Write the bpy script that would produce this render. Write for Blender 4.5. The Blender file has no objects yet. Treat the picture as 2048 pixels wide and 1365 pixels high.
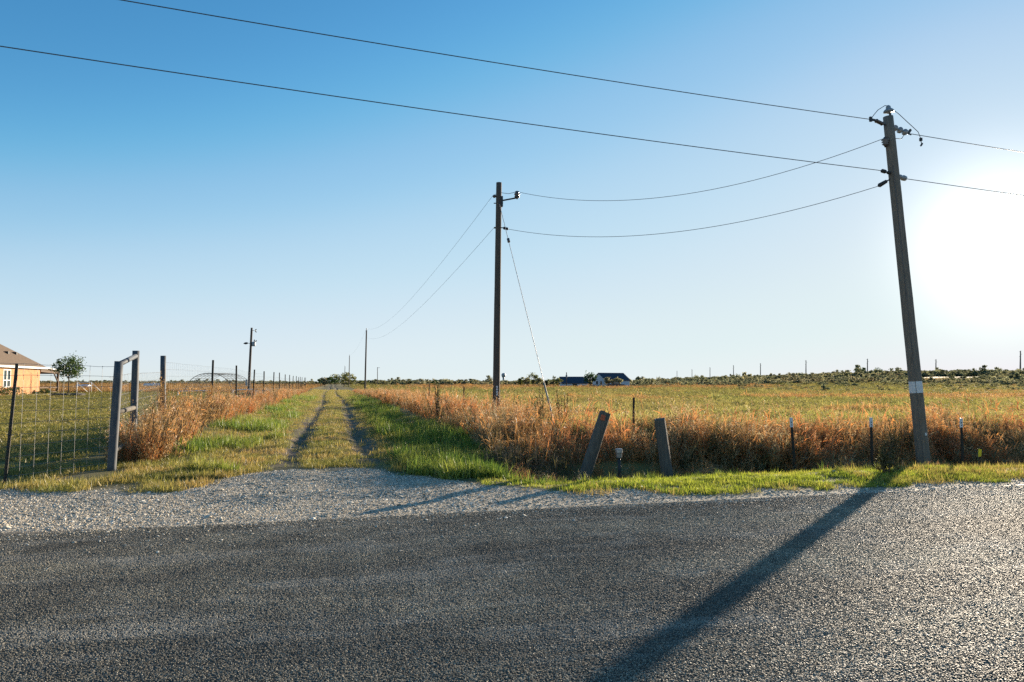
import bpy, bmesh, math, random
import numpy as np
from mathutils import Vector, Matrix, Quaternion

random.seed(11)
RNG = np.random.default_rng(11)
S = bpy.context.scene
COL = S.collection
R = math.radians

# ------------------------------------------------------------------ camera
YAW, EYE, F = R(14.7), 1.6, 1365.33            # focal length in photo pixels (24 mm lens)
PITCH = math.atan(82.5 / F)
cam_d = bpy.data.cameras.new('camera')
cam_d.lens, cam_d.sensor_width, cam_d.clip_end, cam_d.clip_start = 24, 36, 12000, 0.05
cam = bpy.data.objects.new('camera', cam_d)
COL.objects.link(cam)
cam.location = (0, 0, EYE)
cam.rotation_euler = (math.pi / 2 + PITCH, 0, -YAW)
S.camera = cam

# ------------------------------------------------------------------ sky, sun, exposure
SUN_AZ, SUN_EL = YAW + R(36.0), R(9.6)        # azimuth clockwise from the lane direction (+Y)
SUN = Vector((math.sin(SUN_AZ) * math.cos(SUN_EL), math.cos(SUN_AZ) * math.cos(SUN_EL), math.sin(SUN_EL)))
W = bpy.data.worlds.new('World')
S.world = W
W.use_nodes = True
nt = W.node_tree
bg = nt.nodes['Background']
sky = nt.nodes.new('ShaderNodeTexSky')
sky.sky_type = 'NISHITA'
sky.sun_disc = False
sky.sun_elevation, sky.sun_rotation = SUN_EL, SUN_AZ
sky.air_density, sky.dust_density, sky.ozone_density = 0.7, 0.05, 2.0
# one tone curve for every direction of the sky, as the camera's film saw it
SKY_STRENGTH, SKY_TOP = 0.12, 0.365
cv = nt.nodes.new('ShaderNodeRGBCurve')
for ch, pts in enumerate((((.63, .072), (1.15, .29), (1.9, .51), (3.4, .66), (7.2, .745)),
                          ((1.21, .283), (2.1, .545), (3.2, .70), (4.9, .78), (8.9, .85)),
                          ((2.26, .565), (3.65, .79), (5.2, .855), (8.2, .865)))):
    c = cv.mapping.curves[ch]
    for x_, y_ in pts:
        c.points.new(x_ / 12, y_)
    c.points[-1].location = (1.0, (.80, .85, .86)[ch])
cv.mapping.update()
vm = nt.nodes.new('ShaderNodeVectorMath')
vm.operation = 'SCALE'
vm.inputs['Scale'].default_value = 1 / 12
nt.links.new(sky.outputs[0], vm.inputs[0])
nt.links.new(vm.outputs[0], cv.inputs['Color'])
# bright aureole round the sun
wtc = nt.nodes.new('ShaderNodeTexCoord')
dt = nt.nodes.new('ShaderNodeVectorMath')
dt.operation = 'DOT_PRODUCT'
dt.inputs[1].default_value = SUN
nt.links.new(wtc.outputs['Generated'], dt.inputs[0])
def wmath(op, a, b=0.0):
    n_ = nt.nodes.new('ShaderNodeMath')
    n_.operation = op
    for s_, v_ in ((n_.inputs[0], a), (n_.inputs[1], b)):
        if hasattr(v_, 'is_linked'):
            nt.links.new(v_, s_)
        else:
            s_.default_value = v_
    return n_.outputs[0]
one_m = wmath('SUBTRACT', 1.0, dt.outputs['Value'])          # ~ angle^2 / 2
glow = wmath('ADD', wmath('MULTIPLY', wmath('EXPONENT', wmath('MULTIPLY', one_m, -290.0)), .75),
             wmath('MULTIPLY', wmath('EXPONENT', wmath('MULTIPLY', one_m, -30.0)), .02))
gc_ = nt.nodes.new('ShaderNodeCombineXYZ')
for i_, k_ in enumerate((1.0, .93, .80)):
    nt.links.new(wmath('MULTIPLY', glow, k_), gc_.inputs[i_])
ad = nt.nodes.new('ShaderNodeVectorMath')
ad.operation = 'ADD'
nt.links.new(cv.outputs[0], ad.inputs[0])
nt.links.new(gc_.outputs[0], ad.inputs[1])
sc_ = nt.nodes.new('ShaderNodeVectorMath')
sc_.operation = 'SCALE'
sc_.inputs['Scale'].default_value = SKY_TOP / SKY_STRENGTH
nt.links.new(ad.outputs[0], sc_.inputs[0])
nt.links.new(sc_.outputs[0], bg.inputs['Color'])
bg.inputs['Strength'].default_value = SKY_STRENGTH
sun_d = bpy.data.lights.new('sun', 'SUN')
sun_d.energy, sun_d.angle, sun_d.color = 5.0, R(0.55), (1.0, 0.84, 0.64)
sun = bpy.data.objects.new('sun', sun_d)
COL.objects.link(sun)
sun.rotation_euler = (-SUN).to_track_quat('-Z', 'Y').to_euler()
S.view_settings.view_transform = 'Standard'
S.view_settings.look = 'None'
S.view_settings.gamma = 1
S.view_settings.exposure = 1.5
S.cycles.max_bounces = 6
S.cycles.diffuse_bounces = 3
S.cycles.glossy_bounces = 2
S.cycles.transmission_bounces = 4
S.cycles.transparent_max_bounces = 4
S.cycles.sample_clamp_indirect = 4
S.cycles.use_denoising = False

# ------------------------------------------------------------------ numeric helpers
CA, SA, CP, SP = math.cos(YAW), math.sin(YAW), math.cos(PITCH), math.sin(PITCH)

def at(px, py, d):
    """world point seen at photo pixel (px, py) at distance d along the level view axis"""
    u, v = (px - 1024) / F, (682.5 - py) / F
    t = d / (CP - v * SP)
    return Vector((u * t * CA + d * SA, -u * t * SA + d * CA, EYE + t * (SP + v * CP)))

def gx(px, d):
    p = at(px, 765, d)
    return p.x, p.y

def smooth(a, b, x):
    t = np.clip((np.asarray(x, float) - a) / (b - a), 0, 1)
    return t * t * (3 - 2 * t)

def vnoise(x, y, s, seed=0):
    x = np.asarray(x, float) / s
    y = np.asarray(y, float) / s
    xi, yi = np.floor(x), np.floor(y)
    fx, fy = x - xi, y - yi
    fx, fy = fx * fx * (3 - 2 * fx), fy * fy * (3 - 2 * fy)
    def h(a, b):
        n = np.sin(a * 127.1 + b * 311.7 + seed * 74.7) * 43758.5453
        return n - np.floor(n)
    return ((h(xi, yi) * (1 - fx) + h(xi + 1, yi) * fx) * (1 - fy)
            + (h(xi, yi + 1) * (1 - fx) + h(xi + 1, yi + 1) * fx) * fy)

GBX = [-60, -12, -5.65, -3.9, -2.4, -1.5, .35, 1.5, 2.3, 3.2, 5.8, 14, 60]
GBY = [14.0, 13.4, 12.7, 11.8, 11.7, 13.2, 13.6, 12.2, 10.6, 9.7, 8.9, 8.78, 8.8]
ROAD_EDGE = 8.5

def edge_gravel(X, Y):
    """metres outside (+) or inside (-) the gravel apron's far edge"""
    return Y - (np.interp(X, GBX, GBY) + .55 * (vnoise(X, Y, .7, 3) - .5) + .25 * (vnoise(X, Y, .22, 4) - .5))

def cam_az(X, Y):
    return np.degrees(np.arctan2(X, Y)) - math.degrees(YAW)

def straw_mask(X, Y):
    d = X * SA + Y * CA
    az = cam_az(X, Y)
    n = vnoise(X, Y, 9, 21) * .6 + vnoise(X, Y, 3.1, 22) * .4
    band = np.exp(-((d - 72 - 10 * (vnoise(X, Y, 30, 5) - .5)) / 9) ** 2) * smooth(14, 24, az)
    far = smooth(120, 190, d) * (1 - smooth(330, 420, d)) * smooth(-14, -6, az) * (1 - smooth(18, 24, az))
    return np.clip(.75 * smooth(.58, .8, n) + 1.2 * band + .8 * far, 0, 1)

def ground_z(X, Y):
    X = np.asarray(X, float)
    Y = np.asarray(Y, float)
    off = smooth(8.6, 10.2, Y)
    z = -.02 + off * (.05 * (vnoise(X, Y, .6, 1) - .5) + .12 * (vnoise(X, Y, 5, 2) - .5))
    # roadside ditch right of the lane
    ditch = smooth(2.4, 4.2, X) * smooth(10.2, 11.9, Y) * (1 - smooth(12.9, 14.8, Y))
    z = z - .40 * ditch
    # left swale, shallower
    z = z - .16 * smooth(-4.2, -5.8, X) * smooth(12.2, 13.2, Y) * (1 - smooth(13.8, 15.4, Y))
    # lane: low crown, two ruts
    ln = smooth(14, 17, Y)
    cx = .25 * np.sin(Y / 23.0) * smooth(25, 60, Y)
    rutL = np.exp(-((X + .86 - cx) / .2) ** 2)
    rutR = np.exp(-((X - .76 - cx) / .2) ** 2)
    deepL = 1 + 1.6 * np.exp(-((Y - 20.2) / 1.3) ** 2)
    deepR = 1 + 1.4 * np.exp(-((Y - 21.5) / 2.6) ** 2)
    z = z - ln * .062 * (rutL * deepL + rutR * deepR) * (.5 + vnoise(X, Y, 1.7, 9))
    z = z + ln * .05 * np.exp(-((X - cx) / .35) ** 2)
    z = z + .22 * smooth(2.2, 3.6, X) * smooth(15, 19, Y) * (1 - smooth(60, 120, Y)) * (1 - smooth(7, 12, X))
    z = z + .18 * smooth(-2.4, -4.2, X) * smooth(15, 19, Y) * (1 - smooth(6, 9, -X))
    # far ground climbs to the right
    d = np.hypot(X, Y)
    az = cam_az(X, Y)
    z = z + 7.5 * smooth(120, 640, d) * smooth(4, 33, az)
    z = z + .25 * smooth(40, 70, d) * (1 - smooth(-25, -19, az))
    return z

def gz(x, y):
    return float(ground_z(np.array([x]), np.array([y]))[0])

def on_ground(px, d, dz=0.0):
    x, y = gx(px, d)
    return Vector((x, y, gz(x, y) + dz))

# ------------------------------------------------------------------ materials
def new_mat(name):
    m = bpy.data.materials.new(name)
    m.use_nodes = True
    t = m.node_tree
    for n in list(t.nodes):
        t.nodes.remove(n)
    o = t.nodes.new('ShaderNodeOutputMaterial')
    return m, t, o

def N(t, kind, **kw):
    n = t.nodes.new(kind)
    for k, v in kw.items():
        if k in n.inputs:
            n.inputs[k].default_value = v
        else:
            setattr(n, k, v)
    return n

def ramp(t, fac, stops, interp='LINEAR'):
    r = t.nodes.new('ShaderNodeValToRGB')
    r.color_ramp.interpolation = interp
    e = r.color_ramp.elements
    while len(e) < len(stops):
        e.new(0.5)
    for el, (p, c) in zip(e, stops):
        el.position = p
        el.color = (*c, 1) if len(c) == 3 else c
    if fac is not None:
        t.links.new(fac, r.inputs['Fac'])
    return r

def mixc(t, fac, a, b, blend='MIX'):
    m = t.nodes.new('ShaderNodeMix')
    m.data_type = 'RGBA'
    m.blend_type = blend
    for sock, v in ((m.inputs[0], fac), (m.inputs[6], a), (m.inputs[7], b)):
        if hasattr(v, 'is_linked'):
            t.links.new(v, sock)
        elif isinstance(v, (int, float)):
            sock.default_value = v
        else:
            sock.default_value = (*v, 1)
    return m.outputs[2]

def math_n(t, op, a, b=0.0, clamp=False):
    m = t.nodes.new('ShaderNodeMath')
    m.operation = op
    m.use_clamp = clamp
    for sock, v in ((m.inputs[0], a), (m.inputs[1], b)):
        if hasattr(v, 'is_linked'):
            t.links.new(v, sock)
        else:
            sock.default_value = v
    return m.outputs[0]

def pos_noise(t, scale, detail=3, rough=.55, stretch=None, obj=False):
    if obj:
        src = N(t, 'ShaderNodeTexCoord').outputs['Object']
    else:
        src = N(t, 'ShaderNodeNewGeometry').outputs['Position']
    if stretch:
        mp = N(t, 'ShaderNodeMapping')
        mp.inputs['Scale'].default_value = stretch
        t.links.new(src, mp.inputs['Vector'])
        src = mp.outputs[0]
    n = N(t, 'ShaderNodeTexNoise', Scale=scale, Detail=detail, Roughness=rough)
    t.links.new(src, n.inputs['Vector'])
    return n.outputs['Fac']

def principled(t, o, base=None, rough=.7, metal=0.0, spec=.3):
    p = N(t, 'ShaderNodeBsdfPrincipled')
    p.inputs['Roughness'].default_value = rough
    p.inputs['Metallic'].default_value = metal
    p.inputs['Specular IOR Level'].default_value = spec
    if base is not None:
        if hasattr(base, 'is_linked'):
            t.links.new(base, p.inputs['Base Color'])
        else:
            p.inputs['Base Color'].default_value = (*base, 1)
    t.links.new(p.outputs[0], o.inputs['Surface'])
    return p

def bump(t, p, height, strength=.5, dist=.01):
    b = N(t, 'ShaderNodeBump')
    b.inputs['Strength'].default_value = strength
    b.inputs['Distance'].default_value = dist
    t.links.new(height, b.inputs['Height'])
    t.links.new(b.outputs[0], p.inputs['Normal'])

def simple(name, c1, c2=None, scale=6, rough=.7, metal=0.0, spec=.3, stretch=None, bmp=0, obj=True, detail=4):
    m, t, o = new_mat(name)
    c2 = c2 or tuple(x * .75 for x in c1)
    n = pos_noise(t, scale, detail, .6, stretch, obj)
    r = ramp(t, n, [(.3, c1), (.7, c2)])
    p = principled(t, o, r.outputs[0], rough, metal, spec)
    if bmp:
        bump(t, p, n, bmp, .01)
    return m

def leaf_mat(name, stops, tip=None, gain=1.0, transl=.5, patch=.35, patch_w=.5, gloss=.04, rough=.45):
    """thin leaf or blade: colour by instance, blade and ground patch; light passes through"""
    stops = [(p_, tuple(min(.7, x_ * gain) for x_ in c_)) for p_, c_ in stops]
    m, t, o = new_mat(name)
    oi = N(t, 'ShaderNodeObjectInfo')
    ra = N(t, 'ShaderNodeAttribute', attribute_name='rnd')
    ta = N(t, 'ShaderNodeAttribute', attribute_name='t')
    pn = pos_noise(t, patch, 2, .5)
    pn = math_n(t, 'MULTIPLY_ADD', pn, 2.2)
    pn.node.inputs[2].default_value = -.6
    a = math_n(t, 'MULTIPLY', pn, patch_w)
    b = math_n(t, 'MULTIPLY', oi.outputs['Random'], (1 - patch_w) * .5)
    c = math_n(t, 'MULTIPLY', ra.outputs['Fac'], (1 - patch_w) * .5)
    f = math_n(t, 'ADD', math_n(t, 'ADD', a, b), c, True)
    col = ramp(t, f, stops).outputs[0]
    if tip:
        col = mixc(t, math_n(t, 'MULTIPLY', math_n(t, 'POWER', ta.outputs['Fac'], 3.0), .8), col, tip)
    v = math_n(t, 'MULTIPLY_ADD', ra.outputs['Fac'], 1.0)
    v.node.inputs[2].default_value = .45
    hs = N(t, 'ShaderNodeHueSaturation')
    t.links.new(v, hs.inputs['Value'])
    t.links.new(col, hs.inputs['Color'])
    df = N(t, 'ShaderNodeBsdfDiffuse')
    tr = N(t, 'ShaderNodeBsdfTranslucent')
    gl = N(t, 'ShaderNodeBsdfGlossy')
    gl.inputs['Roughness'].default_value = rough
    t.links.new(hs.outputs[0], df.inputs['Color'])
    t.links.new(hs.outputs[0], tr.inputs['Color'])
    m1 = N(t, 'ShaderNodeMixShader')
    m1.inputs[0].default_value = transl
    t.links.new(df.outputs[0], m1.inputs[1])
    t.links.new(tr.outputs[0], m1.inputs[2])
    m2 = N(t, 'ShaderNodeMixShader')
    m2.inputs[0].default_value = gloss
    t.links.new(m1.outputs[0], m2.inputs[1])
    t.links.new(gl.outputs[0], m2.inputs[2])
    t.links.new(m2.outputs[0], o.inputs['Surface'])
    return m

M = {}
M['pole'] = simple('pole_wood', (.13, .105, .08), (.24, .20, .16), 9, .85, stretch=(6, 6, .35), bmp=.5)
M['pole_dark'] = simple('pole_wood_creosote', (.06, .046, .037), (.13, .10, .08), 9, .85, stretch=(6, 6, .35), bmp=.5)
M['post'] = simple('post_wood_grey', (.16, .145, .12), (.06, .055, .05), 7, .9, stretch=(7, 7, .5), bmp=.7)
M['pipe'] = simple('pipe_grey_paint', (.05, .062, .078), (.11, .115, .12), 7, .65, 0, .25, stretch=(3, 3, .6), bmp=.3)
M['white_paint'] = simple('white_paint', (.72, .73, .74), (.60, .60, .60), 8, .5)
M['steel'] = simple('galvanised_steel', (.36, .37, .38), (.24, .25, .26), 20, .42, .8)
M['dark_metal'] = simple('dark_metal', (.035, .037, .04), (.06, .058, .055), 12, .55, .3)
M['tpost'] = simple('steel_post_green_black', (.022, .026, .022), (.05, .035, .025), 14, .6, .1)
M['porcelain'] = simple('porcelain_brown', (.055, .04, .035), (.075, .06, .055), 8, .18, 0, .6)
M['porcelain_grey'] = simple('porcelain_grey', (.20, .22, .24), (.28, .30, .31), 8, .2, 0, .6)
M['wire'] = simple('aluminium_wire', (.10, .105, .115), (.14, .14, .15), 3, .5, .6)
M['fence_wire'] = simple('galvanised_fence_wire', (.30, .30, .30), (.20, .20, .20), 9, .5, .6)
M['orange_tag'] = simple('orange_paint', (.50, .12, .05), (.35, .09, .05), 20, .7)
M['tag_white'] = simple('tag_white', (.75, .75, .74), (.6, .6, .6), 20, .5)
M['yellow'] = simple('yellow_plastic', (.70, .58, .03), (.6, .48, .03), 10, .5)
M['guard'] = simple('guy_guard_plastic', (.34, .31, .23), (.24, .20, .14), 6, .6)
M['transformer'] = simple('transformer_grey', (.20, .25, .28), (.26, .30, .33), 6, .4, 0, .5)

# ------------------------------------------------------------------ object helpers
def mesh(name, verts, faces, mat, parent=None, smooth_f=False, attrs=None, link=True):
    me = bpy.data.meshes.new(name)
    me.from_pydata([tuple(v) for v in verts], [], [tuple(f) for f in faces])
    if mat:
        me.materials.append(mat)
    if attrs:
        for k, v in attrs.items():
            a = me.attributes.new(k, 'FLOAT', 'POINT')
            a.data.foreach_set('value', np.asarray(v, dtype=np.float32))
    if smooth_f:
        me.polygons.foreach_set('use_smooth', [True] * len(me.polygons))
    me.update()
    o = bpy.data.objects.new(name, me)
    if link:
        COL.objects.link(o)
    if parent is not None:
        o.parent = parent
        o.matrix_parent_inverse = Matrix.Translation(parent.location).inverted() if parent.type == 'EMPTY' and parent.parent is None else Matrix()
    return o

def empty(name, loc, label, cat, group=None):
    o = bpy.data.objects.new(name, None)
    o.empty_display_size = .2
    COL.objects.link(o)
    o.location = loc
    tag(o, label, cat, group)
    return o

def tag(o, label, cat, group=None, kind=None):
    o['label'], o['category'] = label, cat
    if group:
        o['group'] = group
    if kind:
        o['kind'] = kind
    return o

class MB:
    """collects shapes, in world coordinates"""
    def __init__(self):
        self.v, self.f = [], []
    def add(self, v, f):
        b = len(self.v)
        self.v += [tuple(x) for x in v]
        self.f += [tuple(i + b for i in g) for g in f]
        return self
    def box(self, x0, x1, y0, y1, z0, z1):
        v = [(x, y, z) for z in (z0, z1) for y in (y0, y1) for x in (x0, x1)]
        f = [(0, 2, 3, 1), (4, 5, 7, 6), (0, 1, 5, 4), (2, 6, 7, 3), (0, 4, 6, 2), (1, 3, 7, 5)]
        return self.add(v, f)
    def bar(self, a, b, w, h=None, up=Vector((0, 0, 1))):
        a, b = Vector(a), Vector(b)
        h = h or w
        d = (b - a).normalized()
        if abs(d.dot(up)) > .98:
            up = Vector((0, 1, 0))
        s = d.cross(up).normalized()
        u = s.cross(d)
        v = [p + s * (sx * w / 2) + u * (su * h / 2) for p in (a, b) for su in (-1, 1) for sx in (-1, 1)]
        return self.add(v, [(0, 1, 3, 2), (4, 6, 7, 5), (0, 4, 5, 1), (2, 3, 7, 6), (0, 2, 6, 4), (1, 5, 7, 3)])
    def tube(self, pts, rad, n=8, cap=True, wob=0):
        pts = [Vector(p) for p in pts]
        rads = rad if isinstance(rad, (list, tuple)) else [rad] * len(pts)
        b = len(self.v)
        ref = Vector((0, 0, 1))
        d0 = (pts[-1] - pts[0])
        if d0.length > 0 and abs(d0.normalized().z) > .9:
            ref = Vector((0, 1, 0))
        for i, p in enumerate(pts):
            d = (pts[min(i + 1, len(pts) - 1)] - pts[max(i - 1, 0)])
            d = d.normalized() if d.length else Vector((0, 0, 1))
            s = d.cross(ref)
            s = s.normalized() if s.length > 1e-5 else Vector((1, 0, 0))
            u = s.cross(d)
            for k in range(n):
                a = 2 * math.pi * k / n
                r = rads[i] * (1 + wob * (random.random() - .5))
                self.v.append(tuple(p + s * (math.cos(a) * r) + u * (math.sin(a) * r)))
        for i in range(len(pts) - 1):
            for k in range(n):
                k2 = (k + 1) % n
                self.f.append((b + i * n + k, b + i * n + k2, b + (i + 1) * n + k2, b + (i + 1) * n + k))
        if cap:
            self.f.append(tuple(b + k for k in reversed(range(n))))
            e = b + (len(pts) - 1) * n
            self.f.append(tuple(e + k for k in range(n)))
        return self
    def lathe(self, a, b, prof, n=14):
        """profile of (fraction along a-b, radius)"""
        a, b = Vector(a), Vector(b)
        return self.tube([a + (b - a) * f for f, r in prof], [r for f, r in prof], n)
    def build(self, name, mat, parent=None, smooth_f=False):
        return mesh(name, self.v, self.f, mat, parent, smooth_f)

def sag_pts(a, b, sag, n=28):
    a, b = Vector(a), Vector(b)
    return [a + (b - a) * (i / n) - Vector((0, 0, 4 * sag * (i / n) * (1 - i / n))) for i in range(n + 1)]

# ------------------------------------------------------------------ the ground
def axis(lo, hi, a, b, step, g):
    c = list(np.arange(a, b + 1e-6, step))
    s, x = step, b
    while x < hi:
        s *= g
        x += s
        c.append(x)
    s, x = step, a
    pre = []
    while x > lo:
        s *= g
        x -= s
        pre.append(x)
    return np.array(pre[::-1] + c)

gxs = axis(-4500, 4500, -7, 13, .1, 1.045)
gys = axis(-60, 5000, 8.0, 26, .1, 1.04)
GX, GY = np.meshgrid(gxs, gys)
fx_, fy_ = GX.ravel(), GY.ravel()
fz_ = ground_z(fx_, fy_)
nx_, ny_ = len(gxs), len(gys)
idx = np.arange(nx_ * ny_).reshape(ny_, nx_)
quads = np.stack([idx[:-1, :-1], idx[:-1, 1:], idx[1:, 1:], idx[1:, :-1]], -1).reshape(-1, 4)
me = bpy.data.meshes.new('ground')
me.vertices.add(len(fx_))
me.vertices.foreach_set('co', np.stack([fx_, fy_, fz_], 1).astype(np.float32).ravel())
me.loops.add(quads.size)
me.loops.foreach_set('vertex_index', quads.astype(np.int32).ravel())
me.polygons.add(len(quads))
me.polygons.foreach_set('loop_start', np.arange(0, quads.size, 4, dtype=np.int32))
me.polygons.foreach_set('loop_total', np.full(len(quads), 4, dtype=np.int32))
me.polygons.foreach_set('use_smooth', np.ones(len(quads), dtype=bool))
eg = edge_gravel(fx_, fy_)
gravel = 1 - smooth(-.25, .2, eg)
cxl = .25 * np.sin(fy_ / 23.0) * smooth(25, 60, fy_)
rut = (np.exp(-((fx_ + .86 - cxl) / .33) ** 4) + np.exp(-((fx_ - .76 - cxl) / .36) ** 4)) * smooth(13.6, 15.5, fy_)
rut *= .55 + .45 * smooth(.3, .5, vnoise(fx_, fy_, 1.4, 31))
rut = np.clip(rut + .5 * (1 - smooth(0, .9, eg)) * (eg > 0), 0, 1)
swale = smooth(-3.6, -5.0, fx_) * smooth(11.9, 12.6, fy_) * (1 - smooth(13.6, 15.2, fy_)) * .8
rut = np.clip(rut + swale, 0, 1)
lawn = (1 - smooth(-6.5, -5.0, fx_)) * smooth(12, 14, fy_) * (1 - smooth(95, 125, fy_ + .15 * fx_))
lane = np.exp(-((fx_ - cxl) / 3.0) ** 6) * smooth(13, 15, fy_)
for k, v in (('gravel', gravel), ('rut', rut), ('lawn', lawn), ('lane', lane), ('straw', straw_mask(fx_, fy_))):
    a = me.attributes.new(k, 'FLOAT', 'POINT')
    a.data.foreach_set('value', v.astype(np.float32))
me.update()
me.validate()
ground = bpy.data.objects.new('ground', me)
COL.objects.link(ground)
ground['kind'] = 'structure'
ground['label'] = 'flat rural ground of gravel apron, rutted lane, lawn and dry pasture'

m, t, o = new_mat('ground')
def att(n):
    return N(t, 'ShaderNodeAttribute', attribute_name=n).outputs['Fac']
n_big = pos_noise(t, .035, 4, .6)
n_mid = pos_noise(t, .9, 5, .65)
n_fine = pos_noise(t, 22, 4, .7)
field = ramp(t, n_big, [(.35, (.15, .145, .045)), (.5, (.20, .17, .055)), (.66, (.25, .175, .065))]).outputs[0]
field = mixc(t, math_n(t, 'MULTIPLY', n_mid, .6), field, (.075, .058, .03))
straw = ramp(t, n_mid, [(.3, (.30, .17, .065)), (.7, (.22, .13, .05))]).outputs[0]
base = mixc(t, att('straw'), field, straw)
lawn_c = ramp(t, n_mid, [(.3, (.115, .115, .035)), (.55, (.16, .14, .05)), (.75, (.10, .085, .035))]).outputs[0]
base = mixc(t, att('lawn'), base, lawn_c)
lane_c = ramp(t, n_mid, [(.3, (.10, .105, .035)), (.7, (.15, .115, .055))]).outputs[0]
base = mixc(t, att('lane'), base, lane_c)
rut_c = ramp(t, pos_noise(t, 6, 5, .7), [(.3, (.075, .056, .038)), (.7, (.21, .165, .12))]).outputs[0]
base = mixc(t, att('rut'), base, rut_c)
vor = N(t, 'ShaderNodeTexVoronoi', Scale=48, feature='F1')
geo = N(t, 'ShaderNodeNewGeometry')
t.links.new(geo.outputs['Position'], vor.inputs['Vector'])
sep = N(t, 'ShaderNodeSeparateColor')
t.links.new(vor.outputs['Color'], sep.inputs[0])
grav_c = ramp(t, sep.outputs[0], [(0, (.30, .26, .20)), (.5, (.47, .41, .315)), (1, (.64, .57, .45))]).outputs[0]
grav_c = mixc(t, math_n(t, 'MULTIPLY', n_mid, .5), grav_c, (.20, .17, .13))
base = mixc(t, att('gravel'), base, grav_c)
p = principled(t, o, base, .9, 0, .15)
hgt = mixc(t, att('gravel'), n_fine, math_n(t, 'SUBTRACT', 1.0, vor.outputs['Distance']))
bump(t, p, hgt, .7, .02)
me.materials.append(m)

# ------------------------------------------------------------------ the asphalt road (chip seal)
rx = np.concatenate([np.arange(-60, -8, 2.0), np.arange(-8, 14, .07), np.arange(14, 80, 2.0)])
ry_edge = ROAD_EDGE + .10 * (vnoise(rx, rx * 0, .9, 41) - .5) + .07 * (vnoise(rx, rx * 0, .25, 42) - .5) + .22 * (vnoise(rx, rx * 0, 4, 43) - .5)
ry_edge = ry_edge - .35 * np.exp(-((rx - .2) / 2.2) ** 2) + .1 * smooth(-2, -6, rx)
rows = [-8.0, -2.0, 1.0, 3.0, 5.0, 7.0]
rv, rf = [], []
for x, ye in zip(rx, ry_edge):
    for y in rows:
        rv.append((x, y, .004))
    rv.append((x, ye - .25, .004))
    rv.append((x, ye, -.004))
    rv.append((x, ye + .02, -.05))
k = len(rows) + 3
for i in range(len(rx) - 1):
    for j in range(k - 1):
        rf.append((i * k + j, (i + 1) * k + j, (i + 1) * k + j + 1, i * k + j + 1))
road = mesh('road', rv, rf, None, None, True)
road['kind'] = 'structure'
road['label'] = 'weathered grey chip seal road surface'
m, t, o = new_mat('road_binder')
n_m = pos_noise(t, 3.2, 4, .6)
bc = ramp(t, n_m, [(.35, (.035, .033, .029)), (.65, (.075, .070, .060))]).outputs[0]
p = principled(t, o, bc, .75, 0, .2)
bump(t, p, pos_noise(t, 120, 3, .6), .6, .004)
road.data.materials.append(m)

m, t, o = new_mat('smooth_tar')
p = principled(t, o, ramp(t, pos_noise(t, 9, 4, .6), [(.35, (.06, .056, .05)), (.65, (.11, .103, .09))]).outputs[0], .75, 0, .25)
bump(t, p, pos_noise(t, 60, 4, .7), .5, .006)
M['tar'] = m
M['tar_dark'] = simple('dark_tar_patch', (.03, .029, .028), (.05, .048, .045), 20, .9, 0, .1, obj=False)
def streak(cx, cy, L, w, seed, mt='tar', nm='tar_streak'):
    n_ = 60
    v_, f_ = [], []
    for i_ in range(n_ + 1):
        k_ = i_ / n_
        x_ = cx + (k_ - .5) * L
        yc = cy + .10 * math.sin(k_ * 5 + seed) + .05 * float(vnoise(np.array([x_]), np.array([seed]), .35, 5)[0])
        hw_ = w * math.sin(math.pi * k_) ** .6 * (.25 + .9 * float(vnoise(np.array([x_]), np.array([seed * 3.]), .16, 6)[0]))
        v_ += [(x_, yc - hw_, .0048), (x_, yc, .0062), (x_, yc + hw_, .0048)]
        if i_:
            b_ = 3 * i_
            f_ += [(b_ - 3, b_, b_ + 1, b_ - 2), (b_ - 2, b_ + 1, b_ + 2, b_ - 1)]
    o_ = mesh(nm, v_, f_, M[mt], road, True)
    return o_
streak(5.6, 4.75, 2.4, .07, 1.0)
streak(2.45, 5.05, .55, .05, 4.0, 'tar_dark', 'tar_patch')
streak(.4, 6.0, .7, .02, 5.0, 'tar_dark', 'tar_patch')
streak(-2.2, 6.9, 1.1, .018, 6.0, 'tar_dark', 'tar_patch')

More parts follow.
